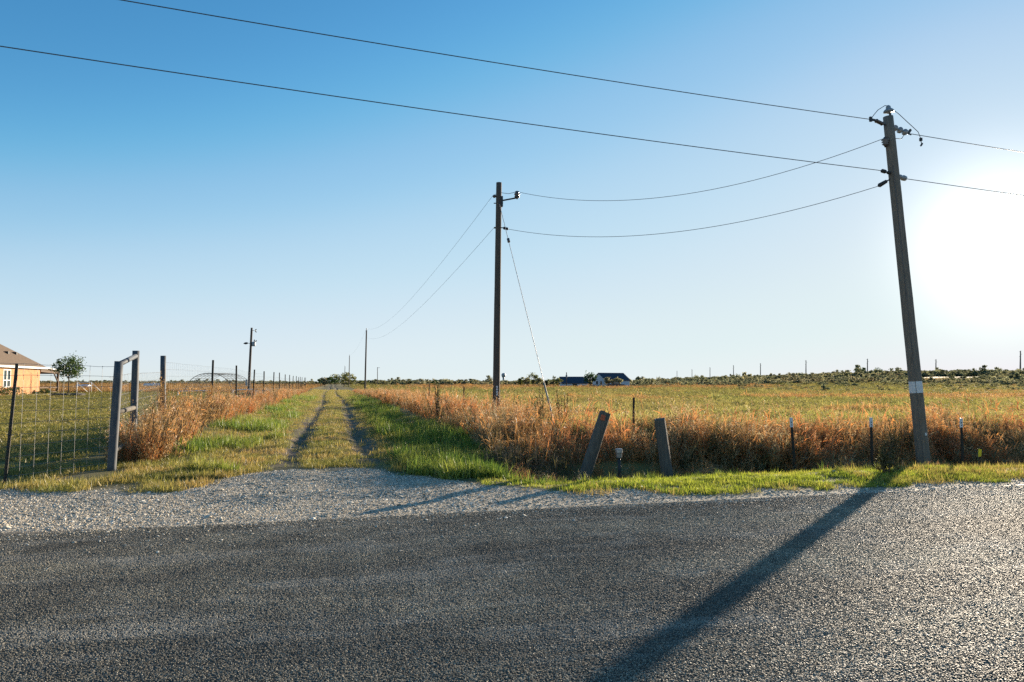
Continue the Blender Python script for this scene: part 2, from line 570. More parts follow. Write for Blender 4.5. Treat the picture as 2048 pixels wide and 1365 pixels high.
# ------------------------------------------------------------------ instanced vegetation and stones
def scatter(name, label, cat, protos, P, rot, scl, kind='stuff'):
    """one object; copies of the source meshes stand on its points"""
    me = bpy.data.meshes.new(name)
    me.vertices.add(len(P))
    me.vertices.foreach_set('co', np.asarray(P, dtype=np.float32).ravel())
    for k, v in (('rot', rot), ('scl', scl)):
        a = me.attributes.new(k, 'FLOAT_VECTOR', 'POINT')
        a.data.foreach_set('vector', np.asarray(v, dtype=np.float32).ravel())
    a = me.attributes.new('pick', 'INT', 'POINT')
    a.data.foreach_set('value', RNG.integers(0, len(protos), len(P)).astype(np.int32))
    me.update()
    ob = bpy.data.objects.new(name, me)
    COL.objects.link(ob)
    c = bpy.data.collections.new(name + '_sources')
    for q in protos:
        c.objects.link(q)
    g = bpy.data.node_groups.new(name + '_scatter', 'GeometryNodeTree')
    g.interface.new_socket('Geometry', in_out='INPUT', socket_type='NodeSocketGeometry')
    g.interface.new_socket('Geometry', in_out='OUTPUT', socket_type='NodeSocketGeometry')
    gi, go = g.nodes.new('NodeGroupInput'), g.nodes.new('NodeGroupOutput')
    ip = g.nodes.new('GeometryNodeInstanceOnPoints')
    ci = g.nodes.new('GeometryNodeCollectionInfo')
    ci.inputs[0].default_value = c
    ci.inputs['Separate Children'].default_value = True
    ci.inputs['Reset Children'].default_value = True
    def na(n, dt):
        x = g.nodes.new('GeometryNodeInputNamedAttribute')
        x.data_type = dt
        x.inputs['Name'].default_value = n
        return x.outputs[0]
    g.links.new(gi.outputs[0], ip.inputs['Points'])
    g.links.new(ci.outputs[0], ip.inputs['Instance'])
    ip.inputs['Pick Instance'].default_value = True
    g.links.new(na('pick', 'INT'), ip.inputs['Instance Index'])
    e2r = g.nodes.new('FunctionNodeEulerToRotation')
    g.links.new(na('rot', 'FLOAT_VECTOR'), e2r.inputs[0])
    g.links.new(e2r.outputs[0], ip.inputs['Rotation'])
    g.links.new(na('scl', 'FLOAT_VECTOR'), ip.inputs['Scale'])
    g.links.new(ip.outputs[0], go.inputs[0])
    md = ob.modifiers.new('scatter', 'NODES')
    md.node_group = g
    tag(ob, label, cat, None, kind)
    return ob

class Leaves:
    def __init__(self):
        self.v, self.f, self.t, self.r = [], [], [], []
    def blade(self, p, d, length, w, droop, seg=3, rnd=None, t0=0., t1=1., twist=0.):
        p, d = Vector(p), Vector(d).normalized()
        s = d.cross(Vector((0, 0, 1)))
        s = s.normalized() if s.length > .01 else Vector((1, 0, 0))
        s = Matrix.Rotation(random.uniform(0, 6.28), 3, d) @ s
        rnd = random.random() if rnd is None else rnd
        b = len(self.v)
        for i in range(seg + 1):
            k = i / seg
            ww = w * (1 - k ** 1.6) * .5
            if i == seg:
                self.v.append(tuple(p)); self.t.append(t1); self.r.append(rnd)
            else:
                self.v += [tuple(p - s * ww), tuple(p + s * ww)]
                self.t += [t0 + (t1 - t0) * k] * 2
                self.r += [rnd] * 2
            if i < seg:
                p = p + d * (length / seg)
                d = (d + Vector((0, 0, -droop / seg))).normalized()
                if twist:
                    s = Matrix.Rotation(twist / seg, 3, d) @ s
        for i in range(seg - 1):
            self.f.append((b + 2 * i, b + 2 * i + 1, b + 2 * i + 3, b + 2 * i + 2))
        e = b + 2 * (seg - 1)
        self.f.append((e, e + 1, e + 2))
    def quad(self, c, n, w, h, rnd=None, t=1.):
        n = Vector(n).normalized()
        s = n.orthogonal().normalized()
        s = Matrix.Rotation(random.uniform(0, 6.28), 3, n) @ s
        u = n.cross(s)
        c = Vector(c)
        rnd = random.random() if rnd is None else rnd
        b = len(self.v)
        self.v += [tuple(c - u * h / 2), tuple(c + s * w / 2), tuple(c + u * h / 2), tuple(c - s * w / 2)]
        self.t += [t] * 4
        self.r += [rnd] * 4
        self.f.append((b, b + 1, b + 2, b + 3))
    def obj(self, name, mat, link=False, parent=None):
        return mesh(name, self.v, self.f, mat, parent, False, {'t': self.t, 'rnd': self.r}, link)

def rdir(tilt):
    a, b = random.uniform(0, 6.283), abs(random.gauss(0, tilt))
    return Vector((math.sin(b) * math.cos(a), math.sin(b) * math.sin(a), math.cos(b)))

def tall_clump(mat, stems, rad, h0, h1, leaves=5, seed_head=True, lean=.22, name='grass_clump'):
    L = Leaves()
    for _ in range(stems):
        a, q = random.uniform(0, 6.283), rad * math.sqrt(random.random())
        base = Vector((math.cos(a) * q, math.sin(a) * q, -.03))
        d = (rdir(lean) + Vector((math.cos(a), math.sin(a), 0)) * .12).normalized()
        h = random.uniform(h0, h1)
        rnd = random.random()
        L.blade(base, d, h, random.uniform(.006, .011), random.uniform(.05, .5), 3, rnd)
        for k in range(leaves):
            z = random.uniform(.1, .85) * h
            L.blade(base + d * z, rdir(.9) + d * .3, random.uniform(.14, .40), random.uniform(.009, .024),
                    random.uniform(.5, 2.4), 3, min(1, max(0, rnd + random.uniform(-.3, .3))), .3, .9, random.uniform(-2, 2))
        if seed_head and random.random() < .7:
            for k in range(7):
                L.quad(base + d * h * random.uniform(.84, 1.0) + rdir(1.2) * .03, rdir(1.6), .014, .05, rnd, 1)
    return L.obj(name, mat)

def short_clump(mat, n, rad, h0, h1, w, droop=.8, lean=.5, seg=2, name='grass_tuft'):
    L = Leaves()
    for _ in range(n):
        a, q = random.uniform(0, 6.283), rad * math.sqrt(random.random())
        L.blade((math.cos(a) * q, math.sin(a) * q, -.015), rdir(lean), random.uniform(h0, h1), w * random.uniform(.6, 1.3),
                random.uniform(.1, droop), seg)
    return L.obj(name, mat)

M['dry'] = leaf_mat('dry_grass', [(.0, (.16, .14, .045)), (.25, (.32, .19, .065)), (.5, (.44, .20, .055)), (.75, (.38, .115, .035)), (1, (.17, .06, .035))],
                    (.52, .36, .19), 1.12, .45, .5, .55)
M['field'] = leaf_mat('field_grass', [(.0, (.15, .18, .03)), (.4, (.22, .215, .045)), (.7, (.29, .24, .065)), (1, (.34, .22, .07))], (.36, .30, .12), 1.25, .45, .07, .65)
M['straw'] = leaf_mat('straw_grass', [(.0, (.36, .23, .075)), (.5, (.44, .24, .075)), (1, (.40, .165, .05))], (.48, .33, .14), 1.1, .45, .1, .5)
M['green'] = leaf_mat('green_grass', [(.0, (.06, .14, .02)), (.35, (.13, .205, .028)), (.65, (.23, .25, .04)), (1, (.32, .24, .07))], None, 1.15, .48, .6, .6)
M['verge'] = leaf_mat('verge_grass', [(.0, (.11, .17, .02)), (.5, (.21, .245, .026)), (1, (.32, .27, .06))], None, 1.4, .52, .9, .55)
M['short'] = leaf_mat('short_grass', [(.0, (.11, .14, .025)), (.4, (.20, .19, .04)), (.7, (.29, .21, .06)), (1, (.32, .18, .065))], None, 1.35, .46, .8, .6)
M['lawn'] = leaf_mat('lawn_grass', [(.0, (.13, .14, .028)), (.5, (.22, .195, .045)), (1, (.33, .23, .075))], None, 1.4, .46, .35, .6)
M['weed'] = leaf_mat('weed_leaves', [(.0, (.055, .07, .025)), (.5, (.11, .10, .035)), (1, (.20, .13, .05))], None, 1.0, .4, .5, .3)
M['tree_leaf'] = leaf_mat('tree_leaves', [(.0, (.035, .075, .02)), (.5, (.06, .11, .025)), (1, (.10, .14, .035))], None, 1.0, .4, .8, .3)
M['scrub_leaf'] = leaf_mat('scrub_leaves', [(.0, (.09, .105, .06)), (.35, (.135, .145, .075)), (.7, (.19, .175, .09)), (1, (.22, .16, .09))], None, 1.3, .5, .02, .5)  # paler, greyer olive: distance haze is put into the leaf colour
M['bark'] = simple('bark', (.10, .08, .06), (.05, .04, .03), 14, .9, stretch=(3, 3, .5), bmp=.6)
M['twig'] = simple('dry_twig', (.20, .13, .075), (.11, .075, .05), 9, .85)

def place(P, rot_tilt=.12, s0=.75, s1=1.25):
    """points (x,y) -> positions on the ground, rotations, scales"""
    P = np.asarray(P, float)
    n = len(P)
    z = ground_z(P[:, 0], P[:, 1])
    pos = np.stack([P[:, 0], P[:, 1], z], 1)
    rot = np.stack([RNG.normal(0, rot_tilt, n), RNG.normal(0, rot_tilt, n), RNG.uniform(0, 6.283, n)], 1)
    s = RNG.uniform(s0, s1, n)
    return pos, rot, np.stack([s, s, s * RNG.uniform(.85, 1.15, n)], 1)

def box_pts(n, x0, x1, y0, y1, power=1.0):
    y = y0 + (y1 - y0) * RNG.random(n) ** power
    return np.stack([RNG.uniform(x0, x1, n), y], 1)

def fan_pts(n, px0, px1, d0, d1):
    """points spread over the ground in a fan seen from the road, thinning with distance"""
    d = d0 * (d1 / d0) ** RNG.random(n)
    px = RNG.uniform(px0, px1, n)
    xc = (px - 1024) / F * d
    return np.stack([xc * CA + d * SA, -xc * SA + d * CA], 1)

# --- tall dry grass: roadside ditch bank, both fence lines of the lane
P1 = box_pts(3600, 3.4, 26, 12.4, 16.8)
keep = (vnoise(P1[:, 0], P1[:, 1], 1.1, 51) + .3 * smooth(13, 15, P1[:, 1]) > .45) & (P1[:, 1] > 12.9 + .9 * vnoise(P1[:, 0], P1[:, 1] * 0, 1.6, 56))
P1 = P1[keep]
P2 = box_pts(3000, 3.0, 6.6, 14, 130, 1.6)
P2 = P2[P2[:, 0] > 3.0 + 1.1 * vnoise(P2[:, 0] * 0, P2[:, 1], 3, 52) + .5 * smooth(19, 14, P2[:, 1])]
P3 = box_pts(4200, -5.3, -3.0, 15.6, 130, 1.5)
P3 = P3[(P3[:, 0] < -3.4 - .9 * vnoise(P3[:, 0] * 0, P3[:, 1], 4, 53)) & (vnoise(P3[:, 0], P3[:, 1], 1.3, 54) > .3) & (P3[:, 0] > -4.3 - .08 * (P3[:, 1] - 15))]
# low brown growth down in the ditch
P4 = box_pts(1500, 3.2, 24, 11.5, 13.4)
P4 = P4[vnoise(P4[:, 0], P4[:, 1], .9, 57) > .28]
PD = np.concatenate([P1, P2, P3, P4])
pos, rot, scl = place(PD, .26, .55, 1.15)
hv = .36 + .85 * vnoise(PD[:, 0], PD[:, 1], 1.1, 55)
hv *= 1 - .35 * smooth(60, 100, PD[:, 1])
hv *= np.where(PD[:, 0] < 0, .85, 1)
hv *= np.where((PD[:, 1] < 13.2) & (PD[:, 0] > 0), .5, 1) * np.where(PD[:, 0] > 0, .85, 1)
hv *= 1 - .38 * smooth(7.5, 5.5, PD[:, 0]) * smooth(18, 15.5, PD[:, 1]) * (PD[:, 0] > 0)
scl *= hv[:, None]
M['dry_pale'] = leaf_mat('dry_grass_pale', [(.0, (.20, .17, .08)), (.5, (.36, .27, .13)), (1, (.46, .31, .15))], (.52, .42, .25), 1.0, .42, .3, .4)
M['forb'] = leaf_mat('forb_leaves', [(.0, (.09, .10, .035)), (.5, (.15, .13, .05)), (1, (.22, .13, .06))], None, 1.0, .4, .5, .4)
protos = [tall_clump(M['dry'], random.randint(11, 17), .2, .5, 1.15, 6) for _ in range(5)]
protos += [tall_clump(M['dry_pale'], 9, .22, .6, 1.25, 4, True, .35) for _ in range(2)]
protos += [tall_clump(M['forb'], 7, .12, .5, 1.2, 14, False, .25) for _ in range(2)]
scatter('dry_tall_grass', 'tall rust brown dry grass along the ditch and both fence lines', 'dry grass', protos, pos, rot, scl)

# --- taller seed stalks standing out of it
PK = PD[(RNG.random(len(PD)) < .10) & (PD[:, 1] < 60) & ((PD[:, 1] > 13.4) | (PD[:, 0] < 0))]
pos, rot, scl = place(PK, .14, .7, 1.1)
protos = [tall_clump(M['dry'], random.randint(3, 5), .12, .8, 1.3, 4, True, .2, 'seed_stalks') for _ in range(4)]
scatter('seed_stalks', 'tall dry seed stalks standing above the rust brown grass', 'dry stalks', protos, pos, rot, scl)

# --- pasture right of the lane
PF = fan_pts(30000, 640, 2250, 15.5, 300)
sel = (PF[:, 0] > 5.8) & (PF[:, 1] > 15.6)
PF = PF[sel]
st = straw_mask(PF[:, 0], PF[:, 1]) > RNG.uniform(.25, .75, len(PF))
for nm, msk, mt, lb in (('pasture_grass', ~st, 'field', 'olive knee-high pasture grass right of the lane'),
                        ('straw_grass', st, 'straw', 'orange straw patches standing in the pasture')):
    Q = PF[msk]
    pos, rot, scl = place(Q, .15, .7, 1.2)
    dd = Q[:, 0] * SA + Q[:, 1] * CA
    w = 1 + dd / 45
    scl[:, 0] *= w
    scl[:, 1] *= w
    scl[:, 2] *= .55 + .8 * vnoise(Q[:, 0], Q[:, 1], 2.5, 58) ** 2 + .45 * smooth(24, 15, Q[:, 1])
    protos = [tall_clump(M[mt], 18, .28, .16, .42, 3, True, .45) for _ in range(5)]
    scatter(nm, lb, 'grass', protos, pos, rot, scl)

# --- dry pasture beyond the lawn on the left
PL = fan_pts(5000, -60, 640, 75, 330)
PL = PL[(PL[:, 0] < -5.5) & (PL[:, 1] > 96 - .15 * PL[:, 0])]
pos, rot, scl = place(PL, .15, .7, 1.2)
dd = PL[:, 0] * SA + PL[:, 1] * CA
scl[:, 0] *= 1 + dd / 45
scl[:, 1] *= 1 + dd / 45
protos = [tall_clump(M['straw'], 16, .26, .28, .62, 4, True, .35) for _ in range(3)]
scatter('brown_pasture_grass', 'brown dry pasture grass beyond the mown yard', 'grass', protos, pos, rot, scl)

# --- lush green grass beside the lane
G1 = box_pts(3000, 1.15, 3.6, 11.6, 75, 1.7)
G1 = G1[(edge_gravel(G1[:, 0], G1[:, 1]) > .15) & (G1[:, 0] > 1.25 + .7 * vnoise(G1[:, 0] * 0, G1[:, 1], 2, 61)) & (vnoise(G1[:, 0], G1[:, 1], .9, 67) > .36) & (G1[:, 0] < 2.7 + .9 * vnoise(G1[:, 0] * 0, G1[:, 1], 2.4, 73))]
G2 = box_pts(2200, -3.7, -1.5, 13.6, 80, 1.7)
G2 = G2[(edge_gravel(G2[:, 0], G2[:, 1]) > .3) & (vnoise(G2[:, 0], G2[:, 1], 1.1, 62) > .55)]
G3 = box_pts(1500, 3.0, 24, 10.6, 13.0)
GG = np.concatenate([G1, G2, G3])
pos, rot, scl = place(GG, .12, .6, 1.3)
scl *= (.6 + .6 * vnoise(GG[:, 0], GG[:, 1], 1.5, 63))[:, None]
scl *= np.where((GG[:, 1] < 13) & (GG[:, 0] > 2.9), .55, 1)[:, None]
protos = [short_clump(M['green'], 34, .16, .12, .34, .014, 1.7, .5, 3) for _ in range(5)]
scatter('green_grass', 'lush green grass tufts on both sides of the lane', 'grass', protos, pos, rot, scl)

# --- bright verge strip at the road edge
V = box_pts(12500, 2.4, 23, 8.6, 11.3)
ev = edge_gravel(V[:, 0], V[:, 1])
V = V[(ev > .1) & ((V[:, 1] < 9.8 + .5 * vnoise(V[:, 0], V[:, 1], 1.5, 64)) | (RNG.random(len(V)) < .45)) & (vnoise(V[:, 0], V[:, 1], .5, 68) > .1) & ((V[:, 0] < 11.5) | (vnoise(V[:, 0], V[:, 1], .9, 65) > .4))]
pos, rot, scl = place(V, .1, .6, 1.2)
protos = [short_clump(M['verge'], 26, .10, .03, .09, .008, 1.0, .65, 2) for _ in range(5)]
scatter('verge_grass', 'bright sunlit green grass strip along the road edge', 'grass', protos, pos, rot, scl)

# --- short dry-green grass on the lane and its margins
C1 = box_pts(17000, -3.7, 3.3, 13.0, 150, 2.2)
cx = .25 * np.sin(C1[:, 1] / 23.0) * smooth(25, 60, C1[:, 1])
wr = .10 + .38 * vnoise(C1[:, 0], C1[:, 1], 1.1, 69)
inrut = (np.abs(C1[:, 0] + .86 - cx) < wr) | (np.abs(C1[:, 0] - .76 - cx) < wr)
C1 = C1[(edge_gravel(C1[:, 0], C1[:, 1]) > .1) & (~inrut | (RNG.random(len(C1)) < .12))]
C2 = box_pts(2600, -6.5, -1.8, 11.2, 15.5)
C2 = C2[(edge_gravel(C2[:, 0], C2[:, 1]) > -.1) & (vnoise(C2[:, 0], C2[:, 1], .8, 66) > .4)]
C3 = box_pts(2200, 8.5, 24, 8.95, 11.2)
C3 = C3[(edge_gravel(C3[:, 0], C3[:, 1]) > -.05) & (vnoise(C3[:, 0], C3[:, 1], .6, 75) > .25)]
C4 = box_pts(350, 2.2, 12, 8.9, 10.0)
C4 = C4[np.abs(edge_gravel(C4[:, 0], C4[:, 1])) < .25]
CC = np.concatenate([C1, C2, C3, C4])
pos, rot, scl = place(CC, .12, .6, 1.2)
wd = 1 + .35 * smooth(30, 80, CC[:, 1])
scl *= wd[:, None]
protos = [short_clump(M['short'], 24, .14, .05, .15, .008, 1.2, .7, 2) for _ in range(5)]
scatter('short_lane_grass', 'short yellowing grass on the lane crown and margins', 'grass', protos, pos, rot, scl)

# --- mown yard
Y1 = fan_pts(16000, -80, 640, 14, 110)
Y1 = Y1[(Y1[:, 0] < -5.2) & (Y1[:, 1] < 100 - .15 * Y1[:, 0])]
pos, rot, scl = place(Y1, .1, .7, 1.3)
dd = Y1[:, 0] * SA + Y1[:, 1] * CA
scl[:, 0] *= 1 + dd / 14
scl[:, 1] *= 1 + dd / 14
protos = [short_clump(M['lawn'], 30, .17, .035, .095, .008, 1.4, .8, 2) for _ in range(5)]
scatter('yard_grass', 'mown olive lawn of the fenced yard', 'grass', protos, pos, rot, scl)

# --- stone chips bedded in the road binder, laid as small patches
m, t, o = new_mat('road_chips')
ra = N(t, 'ShaderNodeAttribute', attribute_name='rnd')
cc = ramp(t, ra.outputs['Fac'], [(0, (.075, .069, .054)), (.4, (.18, .163, .126)), (.85, (.28, .253, .195)), (1, (.45, .41, .325))]).outputs[0]
n_l = pos_noise(t, .5, 4, .6, (.6, 1.2, 1))
cc = mixc(t, 1.0, cc, ramp(t, n_l, [(.34, (.50, .50, .50)), (.5, (.9, .89, .88)), (.66, (1.3, 1.27, 1.2))]).outputs[0], 'MULTIPLY')
yy = N(t, 'ShaderNodeSeparateXYZ')
t.links.new(N(t, 'ShaderNodeNewGeometry').outputs['Position'], yy.inputs[0])
wob = math_n(t, 'ADD', yy.outputs[1], math_n(t, 'MULTIPLY', pos_noise(t, .3, 3, .6), 1.1))
wv = math_n(t, 'SINE', math_n(t, 'MULTIPLY', wob, 3.5))
wf = math_n(t, 'MULTIPLY_ADD', wv, .5)
wf.node.inputs[2].default_value = .5
cc = mixc(t, 1.0, cc, ramp(t, wf, [(0, (.80, .80, .80)), (1, (1.16, 1.15, 1.12))]).outputs[0], 'MULTIPLY')
swirl = ramp(t, pos_noise(t, .9, 6, .7, (.45, 1.5, 1)), [(.5, (0, 0, 0)), (.62, (1, 1, 1))]).outputs[0]
cc = mixc(t, math_n(t, 'MULTIPLY', swirl, .45), cc, (.40, .37, .31))
cc = mixc(t, 1.0, cc, ramp(t, pos_noise(t, 2.3, 4, .65), [(.35, (.75, .75, .75)), (.65, (1.2, 1.2, 1.2))]).outputs[0], 'MULTIPLY')
principled(t, o, cc, .62, 0, .26)
M['chips'] = m
def chip_patch(size, n):
    v, f, r = [], [], []
    ang = [2 * math.pi * k / 5 for k in range(5)]
    for _ in range(n):
        x, y = random.uniform(0, size) - size / 2, random.uniform(0, size) - size / 2
        rad = random.uniform(.0036, .0074)
        h = random.uniform(.001, .0034)
        tx, ty = random.gauss(0, .2), random.gauss(0, .2)
        a0 = random.uniform(0, 6.283)
        b = len(v)
        q = random.random()
        el = random.uniform(.65, 1)
        ca_, sa_ = math.cos(a0), math.sin(a0)
        for lev, (s_, hz_) in enumerate(((1, -.002), (.74, h))):
            for a in ang:
                px_, py_ = math.cos(a) * rad * s_ * random.uniform(.8, 1.2), math.sin(a) * rad * s_ * el * random.uniform(.8, 1.2)
                dx, dy = px_ * ca_ - py_ * sa_, px_ * sa_ + py_ * ca_
                v.append((x + dx, y + dy, hz_ + (tx * dx + ty * dy if lev else 0)))
        f.append(tuple(b + 5 + k for k in range(5)))
        for k in range(5):
            f.append((b + k, b + (k + 1) % 5, b + 5 + (k + 1) % 5, b + 5 + k))
        r += [q] * 10
    return mesh('chip_patch', v, f, M['chips'], None, False, {'rnd': r}, False)
CS = .5
cxs, cys = np.meshgrid(np.arange(-9, 14, CS), np.arange(1.6, 8.4, CS))
CP_ = np.stack([cxs.ravel(), cys.ravel()], 1)
dd = CP_[:, 0] * SA + CP_[:, 1] * CA
xx = CP_[:, 0] * CA - CP_[:, 1] * SA
CP_ = CP_[(dd > 2.2) & (np.abs(xx) < .85 * dd + 1.2)]
n = len(CP_)
pos = np.stack([CP_[:, 0], CP_[:, 1], np.full(n, .005)], 1)
rot = np.stack([np.zeros(n), np.zeros(n), RNG.integers(0, 4, n) * math.pi / 2], 1)
scatter('road_chips', 'grey stone chips bedded in the road surface', 'stone chips', [chip_patch(CS + .02, 3200) for _ in range(4)], pos, rot, np.ones((n, 3)))

# --- loose gravel
def stone(mat):
    bm = bmesh.new()
    bmesh.ops.create_icosphere(bm, subdivisions=1, radius=1)
    for v in bm.verts:
        v.co = v.co * random.uniform(.7, 1.15)
        v.co.z *= .5
    me = bpy.data.meshes.new('stone')
    bm.to_mesh(me)
    bm.free()
    me.materials.append(mat)
    return bpy.data.objects.new('stone', me)
m, t, o = new_mat('limestone_gravel')
oi = N(t, 'ShaderNodeObjectInfo')
gc = ramp(t, oi.outputs['Random'], [(0, (.18, .15, .11)), (.25, (.42, .36, .27)), (.7, (.61, .54, .425)), (1, (.76, .70, .59))]).outputs[0]
principled(t, o, gc, .85, 0, .2)
M['gravel'] = m
S1 = box_pts(90000, -9, 14, 8.15, 13.8)
ev = edge_gravel(S1[:, 0], S1[:, 1])
thin = np.clip(1 - smooth(-.5, .35, ev), .02, 1) * (.35 + .65 * smooth(8.2, 8.9, S1[:, 1]))
S1 = S1[RNG.random(len(S1)) < thin]
S2 = box_pts(4200, -9, 14, 5.0, 8.45, .16)
SS = np.concatenate([S1, S2])
z = np.where(SS[:, 1] < 8.45, .008, ground_z(SS[:, 0], SS[:, 1]) + .004)
n = len(SS)
sz = .006 + .013 * RNG.random(n) ** 3 + .005 * RNG.random(n)
sz *= np.where(SS[:, 1] < 8.45, .75, 1) * np.where(RNG.random(n) < .012, 2.2, 1)
pos = np.stack([SS[:, 0], SS[:, 1], z], 1)
rot = RNG.uniform(-3, 3, (n, 3)) * np.array([.15, .15, 1])
scl = sz[:, None] * RNG.uniform(.7, 1.3, (n, 3))
scatter('gravel', 'loose pale limestone gravel at the lane mouth', 'gravel', [stone(M['gravel']) for _ in range(5)], pos, rot, scl)

# ------------------------------------------------------------------ utility pole at the road (with the white band)
def pole_shaft(name, base, top, r0, r1, mat, parent, n=16):
    base, top = Vector(base), Vector(top)
    k = 14
    pts = [base + (top - base) * (i / k) for i in range(k + 1)]
    b = MB().tube(pts, [r0 + (r1 - r0) * (i / k) for i in range(k + 1)], n, True, .035)
    return b.build(name, mat, parent, True)

DP = 15.6
PB = on_ground(1844, DP, -.25)
PT = at(1776, 234, DP)
up = empty('utility_pole', PB, 'tall leaning wooden utility pole with a white band beside the road', 'utility pole', 'utility poles')
def pol(f):
    return PB + (PT - PB) * f
def on_pole(py):
    """pole axis at the height of photo row py"""
    lo, hi = 0., 1.
    for _ in range(40):
        mid = (lo + hi) / 2
        p = pol(mid)
        dd = p.x * SA + p.y * CA
        if (p.z - EYE) > (at(1800, py, dd).z - EYE):
            hi = mid
        else:
            lo = mid
    return pol((lo + hi) / 2)
ROAD_DIR = Vector((.932 * CA + .363 * SA, -.932 * SA + .363 * CA, 0)).normalized()   # line of the wires
pole_shaft('shaft', PB, PT, .145, .108, M['pole'], up)
b0, b1 = on_pole(786), on_pole(763)
MB().tube([b0, b1], [.140, .138], 20, False).build('white_band', M['white_paint'], up, True)
def disc_string(a, b, n, r, name, mat, parent):
    prof = [(0, .012)]
    for i in range(n):
        c = (i + .2) / n
        prof += [(c, .02), (c + .02, r), (c + .3 / n, r * .95), (c + .55 / n, r * .45), (c + .6 / n, .02)]
    prof += [(1, .012)]
    return MB().lathe(a, b, prof, 14).build(name, mat, parent, True)
axp = (PT - PB).normalized()
side = ROAD_DIR
# pin insulator on the top bracket
t0 = PT - axp * .25 + side * .09
MB().bar(t0, PT + axp * .12 + side * .075, .035, .035).build('top_bracket', M['dark_metal'], up)
pi0 = PT + axp * .08 + side * .04
MB().lathe(pi0, pi0 + axp * .20, [(0, .02), (.12, .05), (.2, .115), (.35, .112), (.5, .085), (.62, .05), (.7, .055), (.85, .05), (1, .02)], 16).build('pin_insulator', M['porcelain_grey'], up, True)
pin_top = pi0 + axp * .18
# dead-end insulators to both sides
a1 = on_pole(252) - side * .11
l1 = a1 - side * .46 + Vector((0, 0, .07))
MB().lathe(a1 - side * .06 + Vector((0, 0, .01)), l1 + side * .13, [(0, .018), (.1, .035), (.16, .05), (.24, .04), (.5, .043), (.76, .04), (.84, .05), (.92, .035), (1, .016)], 12).build('strain_insulator', M['porcelain'], up, True)
MB().bar(a1, a1 - side * .07 + Vector((0, 0, .01)), .022).build('eye_bolt', M['dark_metal'], up)
MB().bar(l1 + side * .13, l1, .03, .045).box(l1.x - .03, l1.x + .03, l1.y - .02, l1.y + .02, l1.z - .05, l1.z + .06).build('clamp', M['dark_metal'], up)
a2 = on_pole(254) + side * .11
r1 = a2 + side * .50 - Vector((0, 0, .075))
disc_string(a2 + side * .02, r1, 3, .075, 'suspension_insulator', M['porcelain_grey'], up)
MB().bar(r1, r1 + side * .09 + Vector((0, 0, .10)), .04, .05).bar(r1, r1 + side * .1 - Vector((0, 0, .02)), .025).build('clamp', M['dark_metal'], up)
# tap insulator on the lane side, two low strain clamps
toward_mid = None
a3 = on_pole(285) - side * .17
MB().lathe(a3 - Vector((0, 0, .14)), a3 + Vector((0, 0, .10)), [(0, .018), (.15, .03), (.3, .075), (.42, .04), (.5, .085), (.62, .045), (.7, .09), (.85, .05), (1, .03)], 14).bar(a3 - Vector((0, 0, .1)), on_pole(292), .03).build('tap_insulator', M['porcelain'], up, True)
a4 = on_pole(348) - side * .10
l4 = a4 - side * .30 + Vector((0, 0, .03))
MB().lathe(a4, l4, [(0, .015), (.1, .035), (.3, .04), (.32, .018), (.55, .018), (.58, .045), (.9, .045), (1, .012)], 10).build('neutral_clamp', M['dark_metal'], up, True)
a5 = on_pole(352) + side * .10
r5 = a5 + side * .30 - Vector((0, 0, .03))
MB().lathe(a5, r5, [(0, .02), (.1, .05), (.3, .06), (.45, .045), (.6, .065), (.85, .06), (1, .015)], 12).build('neutral_insulator', M['porcelain_grey'], up, True)
a6 = on_pole(358) - side * .09
d6 = (at(1735, 385, DP + .3) - a6).normalized()
l6 = a6 + d6 * .32
MB().lathe(a6, l6, [(0, .012), (.3, .016), (.35, .04), (.9, .05), (1, .015)], 10).build('neutral_clamp', M['dark_metal'], up, True)
MB().tube([l1, l1 + side * .1 + Vector((0, 0, .12)), l1 + side * .24 + Vector((0, 0, .26)), pin_top - side * .1, pin_top], .008, 6).build('jumper_wire', M['wire'], up, True)
jr = r1 + side * .42 - Vector((0, 0, .08))
MB().tube([pin_top, pin_top + side * .16 - Vector((0, 0, .06)), pin_top + side * .34 - Vector((0, 0, .14)), jr + side * -.08 + Vector((0, 0, .16)), jr], .008, 6).build('jumper_wire', M['wire'], up, True)
MB().box(jr.x - .025, jr.x + .025, jr.y - .025, jr.y + .025, jr.z - .05, jr.z + .025).bar(jr - Vector((0, 0, .04)), jr + side * .02 - Vector((0, 0, .12)), .012).bar(jr + side * .045 - Vector((0, 0, .10)), jr - side * .01 - Vector((0, 0, .17)), .03).build('hot_clamp', M['dark_metal'], up)
MB().tube([r1 - side * .12 - Vector((0, 0, .04)), r1 - side * .22 - Vector((0, 0, .16)), on_pole(276) + side * .1, a3 + Vector((0, 0, .1))], .008, 6).build('jumper_wire', M['wire'], up, True)
MB().box(on_pole(868).x - .02, on_pole(868).x + .02, on_pole(868).y - .15, on_pole(868).y - .13, on_pole(868).z - .03, on_pole(868).z + .03).build('tag', M['tag_white'], up)

MB().tube([pol(f_) + Vector((-.10, -.10, 0)) * (1.03 - .2 * f_) for f_ in (.04, .3, .6, .86)], .006, 5).build('ground_wire', M['wire'], up)

